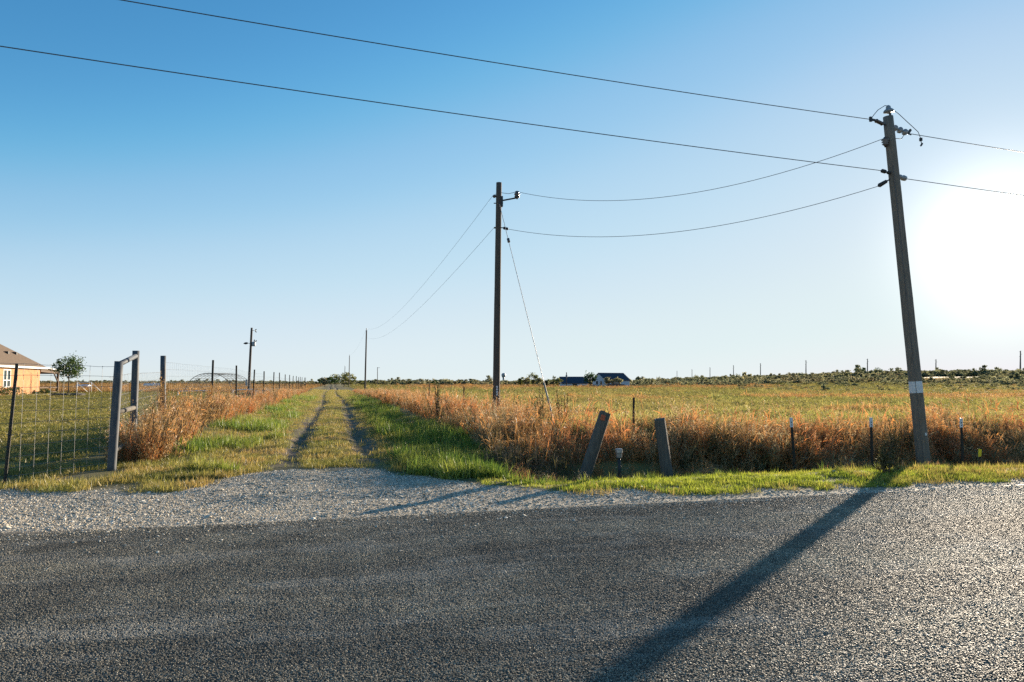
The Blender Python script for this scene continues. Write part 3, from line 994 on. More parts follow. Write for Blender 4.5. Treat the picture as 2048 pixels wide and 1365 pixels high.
# ------------------------------------------------------------------ utility pole at the lane mouth
MX, MY = 5.6, 23.6
DM = MX * SA + MY * CA
QB = Vector((MX, MY, gz(MX, MY) - .2))
QT = at(998, 366, DM)
up2 = empty('utility_pole', QB, 'dark wooden utility pole with short arm and guy wire beside the lane', 'utility pole', 'utility poles')
pole_shaft('shaft', QB, QT, .135, .10, M['pole_dark'], up2)
def q(py):
    f = (at(995, py, DM).z - QB.z) / (QT.z - QB.z)
    return QB + (QT - QB) * f
rt = Vector((CA, -SA, 0))
arm0, arm1 = q(402) + rt * .09, q(396) + rt * .66
MB().tube([arm0, arm0 + rt * .1 + Vector((0, 0, .02)), arm1], .028, 10).box(arm0.x - .05, arm0.x + .05, arm0.y - .06, arm0.y + .06, arm0.z - .22, arm0.z + .16).build('bracket_arm', M['dark_metal'], up2)
ins = arm1
MB().lathe(ins - Vector((0, 0, .05)), ins + Vector((0, 0, .24)), [(0, .03), (.15, .03), (.22, .10), (.4, .095), (.45, .06), (.55, .11), (.7, .10), (.78, .06), (.9, .09), (1, .05)], 14).build('post_insulator', M['porcelain'], up2, True)
MB().tube([ins + Vector((0, 0, .22)), q(388) + rt * .35, q(386) + rt * .1, q(389) - rt * .13], .009, 6).build('jumper_wire', M['wire'], up2, True)
MB().lathe(q(392) - rt * .10, q(394) - rt * .22, [(0, .03), (.3, .06), (.8, .055), (1, .02)], 10).build('strain_insulator', M['porcelain'], up2, True)
MB().bar(q(407) - rt * .18, q(407) + rt * .16, .03).build('through_bolt', M['dark_metal'], up2)
e9 = q(456)
MB().bar(e9 + rt * .1, e9 + rt * .16, .03).lathe(e9 + rt * .16, e9 + rt * .36 - Vector((0, 0, .05)), [(0, .015), (.15, .05), (.45, .055), (.5, .03), (.6, .055), (.9, .045), (1, .012)], 10).build('strain_clamp', M['dark_metal'], up2, True)
MB().bar(e9 - rt * .1, e9 - rt * .16, .05).build('strain_clamp', M['dark_metal'], up2)
tg = q(782)
fv = Vector((-SA, -CA, 0))
tb = MB()
for i in range(4):
    c = tg + fv * .132 + rt * .03 + Vector((0, 0, .14 - i * .09))
    tb.bar(c - rt * .03, c + rt * .03, .012, .065)
tb.build('number_tag', M['tag_white'], up2)

# guy wire of that pole
gA = q(404) + fv * .1
gB = on_ground(1120, 17.2, -.1)
guy = empty('guy_wire', gB, 'steel guy wire with pale plastic guard running down into tall grass', 'guy wire')
MB().tube([gA, gB], .009, 6).build('cable', M['wire'], guy)
gi0 = gA + (gB - gA) * .205
gi1 = gA + (gB - gA) * .222
MB().lathe(gi0, gi1, [(0, .02), (.1, .05), (.45, .045), (.5, .025), (.55, .045), (.9, .05), (1, .02)], 10).build('guy_insulator', M['porcelain'], guy, True)
MB().tube([gA + (gB - gA) * .80, gB + (gA - gB) * .01], .025, 10).build('guard', M['guard'], guy, True)

# ------------------------------------------------------------------ wires
def wire(a, b, sag, label, r=.0075, n=30, name='power_line'):
    o = MB().tube(sag_pts(a, b, sag, n), r, 5).build(name, M['wire'], None, True)
    tag(o, label, 'power line', 'power lines')
    return o
up_end = l1 - ROAD_DIR * 46 + Vector((0, 0, .47))
wire(l1, up_end, .55, 'upper power line crossing over the road from the white-banded pole top', .0085)
lo_end = l4 - ROAD_DIR * 46 + Vector((0, 0, .72))
wire(l4, lo_end, .44, 'lower power line crossing over the road from the white-banded pole', .0085)
RD2 = Vector((.957 * CA + .29 * SA, -.957 * SA + .29 * CA, 0)).normalized()
wire(r1 + side * .08, r1 + RD2 * 48 + Vector((0, 0, .7)), .5, 'upper power line leaving the white-banded pole towards the low sun', .0085)
wire(r5, r5 + RD2 * 48 + Vector((0, 0, .6)), .5, 'lower power line leaving the white-banded pole towards the low sun', .0085)
wire(a3 + Vector((0, 0, .08)), ins + Vector((0, 0, .22)), .80, 'upper slack power line between the two nearest utility poles', .0075)
wire(l6, e9 + rt * .36 - Vector((0, 0, .05)), .66, 'lower slack power line between the two nearest utility poles', .0075)

# ------------------------------------------------------------------ poles down the lane
LP = []
for px, py0, X, lean, lb in ((733, 661, 5.6, .022, 'bare wooden utility pole leaning slightly, next along the lane after the guyed pole'),
                             (699, 712, 5.4, .01, 'thin distant utility pole second along the lane after the guyed pole'),
                             (690, 733, 5.3, .012, 'tiny far utility pole rising behind the round bush at the lane end')):
    th = math.atan((px - 1024) / F) + YAW
    Y = X / math.tan(th)
    d = X * SA + Y * CA
    top = at(px, py0, d)
    base = Vector((X - lean * 9, Y, gz(X, Y) - .3))
    e = empty('utility_pole', base, lb, 'utility pole', 'utility poles')
    pole_shaft('shaft', base, top, .15, .11, M['pole_dark'], e, 10)
    MB().lathe(top, top + Vector((0, 0, .35)), [(0, .02), (.3, .03), (.4, .08), (.8, .07), (1, .03)], 8).build('pin_insulator', M['porcelain'], e)
    LP.append((top + Vector((0, 0, .3)), top - Vector((0, 0, 1.2))))
wire(q(392) - rt * .22, LP[0][0], 1.6, 'upper power line running from the guyed pole down the lane', .0055)
wire(e9 - rt * .16, LP[0][1], 1.6, 'lower power line running from the guyed pole down the lane', .0055)
wire(LP[0][0], LP[1][0], 1.2, 'power line between the two farther lane poles', .006)
d = 290
b = on_ground(755, d)
tp = at(755, 735, d)
e = empty('utility_pole', b, 'small far pole with a stub arm standing in the pasture beside the lane', 'utility pole', 'utility poles')
pole_shaft('shaft', b - Vector((0, 0, .3)), tp, .15, .12, M['pole_dark'], e, 8)
MB().bar(tp - Vector((0, 0, .2)), tp - Vector((0, 0, .2)) + rt * 1.0, .12).build('arm', M['dark_metal'], e)

# ------------------------------------------------------------------ pole with transformer behind the yard
d = 75
b = on_ground(497, d, -.3)
tp = at(503.5, 656, d)
e = empty('utility_pole', b, 'utility pole carrying a grey transformer and a lamp arm behind the yard fence', 'utility pole', 'utility poles')
pole_shaft('shaft', b, tp, .15, .11, M['pole_dark'], e, 12)
def tq(px, py):
    return at(px, py, d)
c0, c1 = tq(507.5, 693), tq(507.5, 684)
tf = MB().lathe(c0, c1, [(0, .10), (.02, .19), (.12, .2), (.9, .2), (.98, .17), (1, .08)], 14).build('transformer', M['transformer'], e, True)
MB().lathe(tq(508.5, 684), tq(509, 679.5), [(0, .04), (.3, .07), (.5, .04), (.7, .07), (1, .02)], 8).build('bushing', M['porcelain'], tf)
MB().bar(tq(511.5, 684), tq(513, 681), .08).bar(tq(506, 687), tq(511.5, 684), .04).build('cutout', M['dark_metal'], e)
MB().bar(tq(503, 661.5), tq(509, 661.5), .04).tube([tq(513, 659), tq(510.6, 660.5), tq(511, 663.5), tq(513, 665)], .05, 6).build('fuse_cutout', M['dark_metal'], e)
MB().tube([tq(502, 689), tq(498, 687), tq(494, 686.8)], .03, 6).build('lamp_arm', M['steel'], e)
MB().lathe(tq(496, 686.6), tq(487, 687.6), [(0, .04), (.2, .11), (.6, .12), (1, .03)], 10).build('lamp_head', M['dark_metal'], e, True)
MB().box(b.x - .3, b.x - .12, b.y - .12, b.y + .12, 1.2, 1.9).build('meter_box', M['transformer'], e)

# ------------------------------------------------------------------ woven wire fence of the yard
def tpost(base, top, h_white, parent, k_w=1.3):
    """steel T post: flange, web and studs"""
    base, top = Vector(base), Vector(top)
    ax = (top - base).normalized()
    f = MB()
    f.bar(base - ax * .2, top, .044 * k_w, .010, fv)
    f.bar(base - ax * .2 - fv * .018, top - fv * .018, .008, .03, fv)
    k = int((top - base).length / .055)
    for i in range(3, k):
        p = base + ax * (.055 * i)
        f.bar(p + fv * .003, p + fv * .014 + ax * .004, .016, .022)
    return f

# posts along the lane
X0 = -4.9
lane_f = empty('wire_fence', (-4.2, 14.6, 0), 'tall woven wire fence on steel posts running along the left of the lane', 'fence', 'woven wire fences')
A = on_ground(228, 13.1)
B = Vector((A.x - .32, A.y + 2.7, gz(A.x - .32, A.y + 2.7)))
Cc = Vector((X0, 22.6, gz(X0, 22.6)))
dA, dB, dC = [p.x * SA + p.y * CA for p in (A, B, Cc)]
tA, tB, tC = at(238, 723, dA), at(272, 702, dB), at(326.5, 712, dC)
def round_post(base, top, r, name, parent, mat):
    base, top = Vector(base), Vector(top)
    k = 6
    pts = [base - Vector((0, 0, .3)) + (top - base + Vector((0, 0, .3))) * (i / k) for i in range(k + 1)]
    return MB().tube(pts, [r * 1.03] + [r] * (k - 1) + [r * .97], 20, True, .01).build(name, mat, parent, True)
round_post(A, tA, .078, 'corner_post', lane_f, M['pipe'])
round_post(B, tB, .075, 'brace_post', lane_f, M['pipe'])
round_post(Cc, tC, .08, 'line_post', lane_f, M['pipe'])
MB().tube([tA - Vector((0, 0, .06)), tB - Vector((0, 0, .12))], .05, 12).build('top_rail', M['pipe'], lane_f, True)
fa = lambda z: (A + (tA - A) * ((z - A.z) / (tA.z - A.z)), B + (tB - B) * ((z - B.z) / (tB.z - B.z)))
MB().tube(fa(1.02), .05, 10).build('middle_rail', M['post'], lane_f, True)
MB().tube(fa(.28), .045, 10).build('low_rail', M['post'], lane_f, True)
posts = []
Yp = 31.2
while Yp < 150:
    x = X0 - .003 * (Yp - 31)
    bse = Vector((x + random.uniform(-.06, .06), Yp, gz(x, Yp)))
    tp = bse + Vector((random.uniform(-.04, .07), random.uniform(-.03, .03), 2.32 + random.uniform(-.05, .05)))
    posts.append((bse, tp))
    tpost(bse, tp, 0, lane_f, 2.0).build('steel_post', M['tpost'], lane_f)
    Yp += 8.0 + random.uniform(-.4, .4)
def wire_mesh(parent, a, b, z_list, dx, r=.0022, top_drop=0):
    """woven wire between two ground points: level strands and stays with knots"""
    a, b = Vector(a), Vector(b)
    L = (b - a).length
    w = MB()
    for z in z_list:
        pts = [a + (b - a) * (i / 6) + Vector((0, 0, z - top_drop * (i / 6) * (z / z_list[-1]) + .008 * math.sin(i * 2.1 + z * 9))) for i in range(7)]
        w.tube(pts, r * 1.25, 3, False)
    k = int(L / dx)
    for i in range(1, k):
        p = a + (b - a) * (i / k)
        w.tube([p + Vector((0, 0, z_list[0])), p + Vector((0, 0, z_list[-1] - top_drop * i / k))], r * .9, 3, False)
        if dx < .25:
            for z in z_list[-4:]:
                c = p + Vector((0, 0, z - top_drop * i / k * (z / z_list[-1])))
                w.box(c.x - .006, c.x + .006, c.y - .006, c.y + .006, c.z - .006, c.z + .006)
    return w.build('wire_mesh', M['fence_wire'], parent)
zl = [.06, .2, .36, .54, .73, .93, 1.14, 1.35, 1.56, 1.77, 1.98]
wire_mesh(lane_f, A + Vector((-.1, .05, 0)), B + Vector((-.1, 0, 0)), zl[:-1], .2)
wire_mesh(lane_f, B + Vector((-.1, 0, 0)), Cc + Vector((-.1, 0, 0)), zl[:-1], .2)
prev = Cc
for i, (bse, tp) in enumerate(posts):
    zz = zl if i < 4 else zl[1::2]
    wire_mesh(lane_f, prev + Vector((-.05, 0, 0)), bse + Vector((-.05, 0, 0)), [z + .1 for z in zz], .3 if i < 3 else .9, .0022 if i < 3 else .003)
    prev = bse

yard_f = empty('wire_fence', (-6, 13.6, 0), 'woven wire yard fence with a thin dark post facing the road', 'fence', 'woven wire fences')
T1 = on_ground(18, 11.9)
dT = 11.9
tpost(T1, at(34, 728, dT + .1), 0, yard_f).build('steel_post', M['tpost'], yard_f)
dirv = (T1 - A)
dirv.z = 0
T2 = T1 + dirv.normalized() * 3.4
T2.z = gz(T2.x, T2.y)
tpost(T2, T2 + Vector((.05, 0, 2.0)), 0, yard_f).build('steel_post', M['tpost'], yard_f)
zy = [.05, .17, .32, .5, .69, .89, 1.09, 1.29, 1.5, 1.72, 1.93, 2.13]
A2 = A + Vector((0, 0, .0))
wire_mesh(yard_f, T1, A2, zy, .2, .003, .16)
wire_mesh(yard_f, T2, T1, zy, .2, .0024)

# ------------------------------------------------------------------ steel posts of the roadside and lane-side pasture fence
lbs = ('white-tipped steel fence post, first to the lane side of the white-banded pole',
       'white-tipped steel fence post, second to the lane side of the white-banded pole',
       'white-tipped steel fence post standing on the sun side of the white-banded pole')
for (px, pyt, d, lx), lb in zip(((1742, 836, 15.2, -3), (1582, 836, 15.0, 4), (1922, 837, 15.4, -3)), lbs):
    bse = on_ground(px + lx, d)
    tp = at(px, pyt, d)
    e = empty('fence_post', bse, lb, 'fence post', 'white tipped posts by the road')
    tpost(bse, tp, 0, e).build('shaft', M['tpost'], e)
    ax = (tp - bse).normalized()
    f = MB()
    f.bar(tp - ax * .21, tp + ax * .003, .064, .016, fv)
    f.bar(tp - ax * .21 - fv * .02, tp + ax * .003 - fv * .02, .013, .036, fv)
    f.build('white_tip', M['white_paint'], e)
for (px, Y, h), lb in zip(((858, 40, 1.35), (927, 31, 1.2), (1265, 19.6, 1.2)),
                          ('thin dark fence post beside the tall dark weed along the lane',
                           'short dark fence post between the weed and the guyed pole',
                           'thin dark fence post in tall grass behind the leaning wooden posts')):
    th = math.atan((px - 1024) / F) + YAW
    if px == 1265:
        p = on_ground(px, 17.5)
    else:
        X = Y * math.tan(th)
        p = Vector((X, Y, gz(X, Y)))
    o = tpost(p, p + Vector((.03, 0, h)), 0, None).build('fence_post', M['tpost'])
    tag(o, lb, 'fence post', 'steel posts in the pasture fence')

# ------------------------------------------------------------------ two leaning wooden posts and the small marker
def old_post(base, top, r, name, label, group, tagged):
    base, top = Vector(base), Vector(top)
    ax = (top - base).normalized()
    e = empty(name, base, label, 'wooden post', group)
    n, k = 18, 9
    pts = [base - ax * .3 + (top - base + ax * .3) * (i / k) for i in range(k + 1)]
    f = MB().tube(pts, [r * (1.06 - .1 * i / k) for i in range(k + 1)], n, True, .0)
    # weathered: shallow checks along the grain, ragged top
    me_v = []
    gro = [1 - .10 * (random.random() < .25) - .03 * random.random() for _ in range(n)]
    for i, v in enumerate(f.v):
        ring, kk = divmod(i, n)
        c = pts[min(ring, k)]
        v = Vector(v)
        g = gro[kk] * (1 + .02 * (random.random() - .5))
        vv = c + (v - c) * g
        if ring == k:
            vv = vv + ax * random.uniform(-.03, .015)
        me_v.append(tuple(vv))
    f.v = me_v
    f.build('shaft', M['post'], e, False)
    if tagged:
        c = top - ax * .13 + fv * (r * 1.01)
        rr = ax.cross(fv).normalized()
        MB().bar(c - ax * .05 + rr * -.03, c + ax * .06 + rr * -.03, .085, .01, fv).build('painted_mark', M['orange_tag'], e)
    return e
old_post(on_ground(1163, 13.6), at(1211, 824, 13.6), .122, 'wooden_post', 'thick grey wooden post leaning steeply with an orange mark near its top', 'old roadside posts', True)
old_post(on_ground(1334, 13.5), at(1319, 838, 13.5), .113, 'wooden_post', 'grey wooden post standing nearly upright beside the steeply leaning post', 'old roadside posts', False)
b = on_ground(1238, 13.5)
e = empty('utility_marker', b, 'small pale metal cap on a short stake between the two old wooden posts', 'utility marker')
tp = at(1238, 912, 13.5)
MB().tube([b - Vector((0, 0, .1)), tp], .03, 10).build('stake', M['dark_metal'], e, True)
f = MB()
f.lathe(tp - Vector((0, 0, .05)), tp + Vector((0, 0, .14)), [(0, .045), (.1, .06), (.55, .065), (.6, .075), (.95, .073), (1, .05)], 12)
f.build('cap', M['steel'], e, False)
b = on_ground(1958, 14.3)
tp = at(1956, 898, 14.3)
e = empty('marker_flag', b, 'small yellow marker flag in the dry grass beyond the white-banded pole', 'flag')
MB().tube([b, tp], .004, 5).build('wire_staff', M['dark_metal'], e)
MB().add([tp, tp - Vector((0, 0, .17)), tp + rt * .045 - Vector((0, .02, .15)), tp + rt * .05 - Vector((0, .03, .01))], [(0, 1, 2, 3)]).build('flag', M['yellow'], e)

# ------------------------------------------------------------------ brick house with patio
m, t, o = new_mat('brick')
bt = N(t, 'ShaderNodeTexBrick', Scale=1.0)
tc = N(t, 'ShaderNodeNewGeometry')
sp = N(t, 'ShaderNodeSeparateXYZ')
cb = N(t, 'ShaderNodeCombineXYZ')
t.links.new(tc.outputs['Position'], sp.inputs[0])
t.links.new(math_n(t, 'ADD', sp.outputs[0], sp.outputs[1]), cb.inputs[0])
t.links.new(sp.outputs[2], cb.inputs[1])
t.links.new(cb.outputs[0], bt.inputs['Vector'])
bt.inputs['Color1'].default_value = (.47, .22, .09, 1)
bt.inputs['Color2'].default_value = (.37, .16, .065, 1)
bt.inputs['Mortar'].default_value = (.30, .23, .15, 1)
bt.inputs['Brick Width'].default_value, bt.inputs['Row Height'].default_value, bt.inputs['Mortar Size'].default_value = .22, .075, .01
nn = pos_noise(t, 1.6, 4, .6)
bc = mixc(t, 1.0, bt.outputs['Color'], ramp(t, nn, [(.3, (.8, .8, .8)), (.7, (1.2, 1.15, 1.1))]).outputs[0], 'MULTIPLY')
principled(t, o, bc, .85, 0, .2)
M['brick'] = m
M['shingle'] = simple('roof_shingles', (.105, .075, .052), (.16, .115, .08), 2.5, .9, stretch=(1, 1, 6))
M['trim'] = simple('white_trim', (.74, .72, .68), (.66, .64, .6), 3, .6)
M['timber'] = simple('dark_timber', (.075, .05, .035), (.12, .085, .06), 6, .8, stretch=(4, 4, .6))
M['concrete'] = simple('concrete', (.42, .39, .35), (.32, .30, .27), 4, .9)
m, t, o = new_mat('window_glass')
p = principled(t, o, (.05, .07, .075), .06, 0, .8)
M['glass'] = m
hx1, hy1, hx0, hy0 = -33.0, 91.0, -50.0, 68.0
hz = gz(hx1, hy1) - .1
zt = 3.2
hs = empty('brick_house', (hx1, hy1, hz), 'orange brick house with brown hipped shingle roof at the edge of the lawn', 'house')
wy0, wy1, wz0, wz1 = 81.8, 83.5, 1.05, 2.95
f = MB()
f.box(hx0, hx1 - .2, hy0, hy1 - .001, hz, zt)
f.box(hx1 - .2, hx1, hy0, wy0, hz, zt)
f.box(hx1 - .2, hx1, wy1, hy1, hz, zt)
f.box(hx1 - .2, hx1, wy0, wy1, hz, wz0)
f.box(hx1 - .2, hx1, wy0, wy1, wz1, zt)
f.build('wall', M['brick'], hs)
win = MB()
win.box(hx1 - .12, hx1 + .03, wy0 + .002, wy0 + .09, wz0, wz1).box(hx1 - .12, hx1 + .03, wy1 - .09, wy1 - .002, wz0, wz1)
win.box(hx1 - .12, hx1 + .03, wy0 + .09, wy1 - .09, wz1 - .09, wz1 - .002).box(hx1 - .12, hx1 + .06, wy0 + .09, wy1 - .09, wz0 + .002, wz0 + .1)
wo = win.build('window', M['trim'], hs)
ym = (wy0 + wy1) / 2
MB().box(hx1 - .1, hx1 + .02, ym - .07, ym + .07, wz0 + .1, wz1 - .09).box(hx1 - .1, hx1 + .01, wy0 + .09, ym - .07, wz0 + .72, wz0 + .80).box(hx1 - .1, hx1 + .01, ym + .07, wy1 - .09, wz0 + .72, wz0 + .80).build('mullion', M['trim'], wo)
for y0, y1 in ((wy0 + .09, ym - .07), (ym + .07, wy1 - .09)):
    for z0, z1 in ((wz0 + .1, wz0 + .72), (wz0 + .8, wz1 - .09)):
        MB().box(hx1 - .09, hx1 - .06, y0, y1, z0, z1).build('pane', M['glass'], wo)
ov, pt = .55, .73
rx0, rx1, ry0, ry1 = hx0 - ov, hx1 + ov, hy0 - ov, hy1 + ov
hw = (rx1 - rx0) / 2
zr = zt + .12 + hw * pt
rg = [((rx0 + rx1) / 2, ry0 + hw, zr), ((rx0 + rx1) / 2, ry1 - hw, zr)]
ev_ = [(rx0, ry0, zt + .12), (rx1, ry0, zt + .12), (rx1, ry1, zt + .12), (rx0, ry1, zt + .12)]
rf_ = mesh('roof', ev_ + rg, [(0, 1, 4), (1, 2, 5, 4), (2, 3, 5), (3, 0, 4, 5), (3, 2, 1, 0)], M['shingle'], hs)
f = MB()
f.box(rx1 - .02, rx1 + .05, ry0, ry1 + .05, zt - .06, zt + .14).box(rx0, rx1 - .02, ry1 - .02, ry1 + .05, zt - .06, zt + .14)
f.build('fascia', M['trim'], hs)
for yv in (86.0, 88.0):
    xx = rx1 - 2.0
    zz_ = zt + .12 + 2.0 * pt
    MB().box(xx - .15, xx + .2, yv - .15, yv + .15, zz_ - .1, zz_ + .2).build('roof_vent', M['dark_metal'], rf_)
MB().box(hx0, hx1 + 2.2, hy0, hy1 - .5, hz - .3, hz + .16).build('foundation_border', M['concrete'], hs)
# patio cover behind the house
pa = MB()
px0, px1, py0, py1 = -41.0, -33.2, 91.6, 97.0
mesh('patio_roof', [(px0, py0, 3.3), (px1 + .4, py0, 3.3), (px1 + .4, py1 + .4, 2.95), (px0, py1 + .4, 2.95),
                    (px0, py0, 3.42), (px1 + .4, py0, 3.42), (px1 + .4, py1 + .4, 3.07), (px0, py1 + .4, 3.07)],
     [(0, 1, 2, 3)[::-1], (4, 5, 6, 7), (0, 1, 5, 4), (1, 2, 6, 5), (2, 3, 7, 6), (3, 0, 4, 7)], M['trim'], hs)
MB().bar((px1, py0, 2.95), (px1, py1 + .35, 2.78), .15, .28).bar((px0, py1, 2.76), (px1, py1, 2.76), .14, .26).build('patio_beam', M['timber'], hs)
for x in (px1, px0):
    MB().box(x - .1, x + .1, py1 - .1, py1 + .1, hz, 2.68).build('patio_post', M['timber'], hs)
MB().bar((px1, py1 - 1.4, 2.8), (px1, py1 - .05, 1.7), .12).build('patio_brace', M['timber'], hs)
MB().bar((px1 - .02, py0, .95), (px1 - .02, py1, .95), .08, .1).bar((px1 - .02, py0, .45), (px1 - .02, py1, .45), .06, .08).build('patio_rail', M['timber'], hs)

# ------------------------------------------------------------------ foliage things
def bush_mesh(L, c, rx, ry, rz, n, leaf, hollow=.35):
    """leaves in uneven clumps through an ellipsoid"""
    k = max(6, n // 40)
    cl = []
    for _ in range(k):
        v = Vector((random.gauss(0, 1), random.gauss(0, 1), random.gauss(0, 1))).normalized() * (random.uniform(hollow, 1) ** .7)
        cl.append((Vector((v.x * rx, v.y * ry, v.z * rz)), random.uniform(.18, .36)))
    for _ in range(n):
        p, s = random.choice(cl)
        w = Vector((random.gauss(0, s * rx * .7), random.gauss(0, s * ry * .7), random.gauss(0, s * rz * .6)))
        L.quad(Vector(c) + p + w, (random.gauss(0, 1), random.gauss(0, 1), random.gauss(.3, 1)), leaf * random.uniform(.6, 1.2), leaf * random.uniform(.9, 1.8))

def tree(name, label, base, trunk_h, crown_c, rx, rz, n, leaf, mat, r0=.08, group=None, cat='tree'):
    base = Vector(base)
    e = empty(name, base, label, cat, group)
    c = base + Vector((0, 0, crown_c))
    f = MB().tube([base - Vector((0, 0, .1)), base + Vector((.02, 0, trunk_h * .5)), base + Vector((0, .03, trunk_h)), c + Vector((0, 0, rz * .4))], [r0 * 1.2, r0, r0 * .8, r0 * .25], 8)
    for _ in range(9):
        a = random.uniform(0, 6.283)
        s = base + Vector((0, 0, random.uniform(trunk_h * .75, crown_c + rz * .2)))
        tip = c + Vector((math.cos(a) * rx * .75, math.sin(a) * rx * .75, random.uniform(-.4, .6) * rz))
        f.tube([s, (s + tip) / 2 + Vector((0, 0, rz * .1)), tip], [r0 * .5, r0 * .3, r0 * .08], 5)
    f.build('trunk', M['bark'], e, True)
    L = Leaves()
    bush_mesh(L, c, rx, rx, rz, n, leaf)
    L.obj('crown', mat, True, e)
    return e

def shrub(name, label, base, rx, rz, n, leaf, mat, group=None, cat='shrub'):
    base = Vector(base)
    e = empty(name, base, label, cat, group)
    f = MB()
    for _ in range(6):
        a = random.uniform(0, 6.283)
        f.tube([base - Vector((0, 0, .1)), base + Vector((math.cos(a) * rx * .3, math.sin(a) * rx * .3, rz * .8)), base + Vector((math.cos(a) * rx * .6, math.sin(a) * rx * .6, rz * 1.4))], [.03 * rx + .01, .02 * rx + .005, .008], 5)
    f.build('stems', M['bark'], e)
    L = Leaves()
    bush_mesh(L, base + Vector((0, 0, rz * .95)), rx, rx, rz, n, leaf)
    L.obj('foliage', mat, True, e)
    return e

tb = on_ground(137, 66)
tree('young_tree', 'young round-crowned green tree inside a log ring on the lawn', tb, 1.5, 2.75, 1.15, 1.0, 2600, .11, M['tree_leaf'], .05)
lg = empty('log_border', tb, 'grey log border lying round the foot of the young tree', 'log border')
for i in range(6):
    a0, a1 = i * math.pi / 3, (i + 1) * math.pi / 3
    p0 = tb + Vector((math.cos(a0) * 1.4, math.sin(a0) * 1.4, .14))
    p1 = tb + Vector((math.cos(a1) * 1.4, math.sin(a1) * 1.4, .14))
    MB().tube([p0, p1], .13, 10).build('log', M['post'], lg, True)
for dx, lb in ((-.75, 'thin dark stake on the house side of the young tree'), (.75, 'thin dark stake on the lane side of the young tree')):
    p = tb + rt * dx
    p.z = gz(p.x, p.y)
    o = MB().tube([p - Vector((0, 0, .1)), p + Vector((0, 0, .7)) + rt * (.08 if dx > 0 else .12), p + Vector((0, 0, 1.2)) + rt * (.02 if dx > 0 else .2)], [.035, .033, .03], 7).build('tree_stake', M['timber'], None, True)
    tag(o, lb, 'stake', 'stakes by the young tree')
for px, y, lb in ((4, 80.6, 'dark green clipped bush under the window of the brick house, farther from its corner'), (17, 82.6, 'dark green clipped bush under the window of the brick house, nearer its corner'),
                  (57, 87.8, 'tiny dark bush at the brick wall between window and corner'), (72, 90.1, 'small dark bush at the corner of the brick house')):
    sz_ = .35 if px == 57 else (.55 if px == 72 else .9)
    shrub('foundation_bush', lb, (hx1 + .9, y, hz + .14), sz_, sz_ * .55, 500, .09, M['tree_leaf'], 'bushes along the brick house', 'bush')

# white pipe frame, pale shed and tank beyond the young tree
b0_, b1_ = on_ground(154.6, 86), on_ground(183, 86)
fr = empty('goal_frame', b0_, 'small white pipe goal frame standing on the lawn behind the young tree', 'goal frame')
for b_ in (b0_, b1_):
    MB().tube([b_, b_ + Vector((0, 0, 1.35))], .045, 8).build('post', M['white_paint'], fr, True)
MB().tube([b0_ + Vector((0, 0, 1.35)), b1_ + Vector((0, 0, 1.35))], .045, 8).build('crossbar', M['white_paint'], fr, True)
for b_ in (b0_, b1_):
    MB().tube([b_ + Vector((0, 0, 1.3)), b_ + Vector((.9, 1.2, .05))], .03, 6).build('rear_stay', M['white_paint'], fr, True)
M['lavender'] = simple('pale_blue_metal', (.34, .38, .58), (.28, .32, .50), 3, .5)
b_ = on_ground(167, 118)
sh = empty('low_shed', b_, 'small pale blue shed behind the white pipe goal frame', 'shed')
MB().box(b_.x - .8, b_.x + .8, b_.y - .8, b_.y + .8, b_.z - .1, b_.z + .75).build('wall', M['lavender'], sh)
mesh('roof', [(b_.x - .95, b_.y - .95, b_.z + .74), (b_.x + .95, b_.y - .95, b_.z + .74), (b_.x + .95, b_.y + .95, b_.z + .74), (b_.x - .95, b_.y + .95, b_.z + .74), (b_.x - .95, b_.y, b_.z + 1.0), (b_.x + .95, b_.y, b_.z + 1.0)],
     [(0, 1, 5, 4), (2, 3, 4, 5), (0, 4, 3), (1, 2, 5), (3, 2, 1, 0)], M['white_paint'], sh)
MB().box(b_.x - .25, b_.x + .25, b_.y - .83, b_.y - .801, b_.z, b_.z + .65).build('door', M['trim'], sh)
b_ = on_ground(306, 130)
tk = empty('storage_tank', b_, 'long white horizontal tank on low legs in the brown pasture', 'tank')
e0, e1 = at(287, 774, 130), at(327, 775, 130)
e0.z = e1.z = b_.z + .85
MB().lathe(e0, e1, [(0, .08), (.02, .25), (.05, .31), (.95, .31), (.98, .25), (1, .08)], 16).build('vessel', M['white_paint'], tk, True)
for f_ in (.2, .8):
    p_ = e0 + (e1 - e0) * f_
    MB().box(p_.x - .1, p_.x + .1, p_.y - .2, p_.y + .2, b_.z - .1, p_.z - .2).build('leg', M['dark_metal'], tk)
MB().lathe((e0 + e1) / 2 + Vector((0, 0, .28)), (e0 + e1) / 2 + Vector((0, 0, .5)), [(0, .2), (.8, .2), (1, .1)], 10).build('valve_dome', M['white_paint'], tk)

# hoop frame with netting, white rail in front
hc = on_ground(436, 78)
hp = empty('hoop_frame', hc, 'dark netted hoop frame arching low behind the lane fence', 'hoop house')
ux = Vector((math.cos(R(-20)), math.sin(R(-20)), 0))
uy = Vector((-ux.y, ux.x, 0))
M['net'] = simple('black_net', (.03, .035, .035), (.05, .05, .05), 5, .7)
for i in range(7):
    pts = []
    for k_ in range(21):
        a = math.pi * k_ / 20
        pts.append(hc + ux * (-math.cos(a) * 2.7) + uy * (i * .8 - 2.0) + Vector((0, 0, 2.45 * math.sin(a) ** .8 - .05)))
    MB().tube(pts, .035 if i == 0 else .016, 6).build('hoop', M['net'], hp, True)
f = MB()
for k_ in range(2, 19):
    a = math.pi * k_ / 20
    o_ = ux * (-math.cos(a) * 2.7) + Vector((0, 0, 2.45 * math.sin(a) ** .8 - .05))
    f.tube([hc + o_ + uy * -2.0, hc + o_ + uy * 2.8], .018, 4)
f.build('purlins', M['net'], hp)
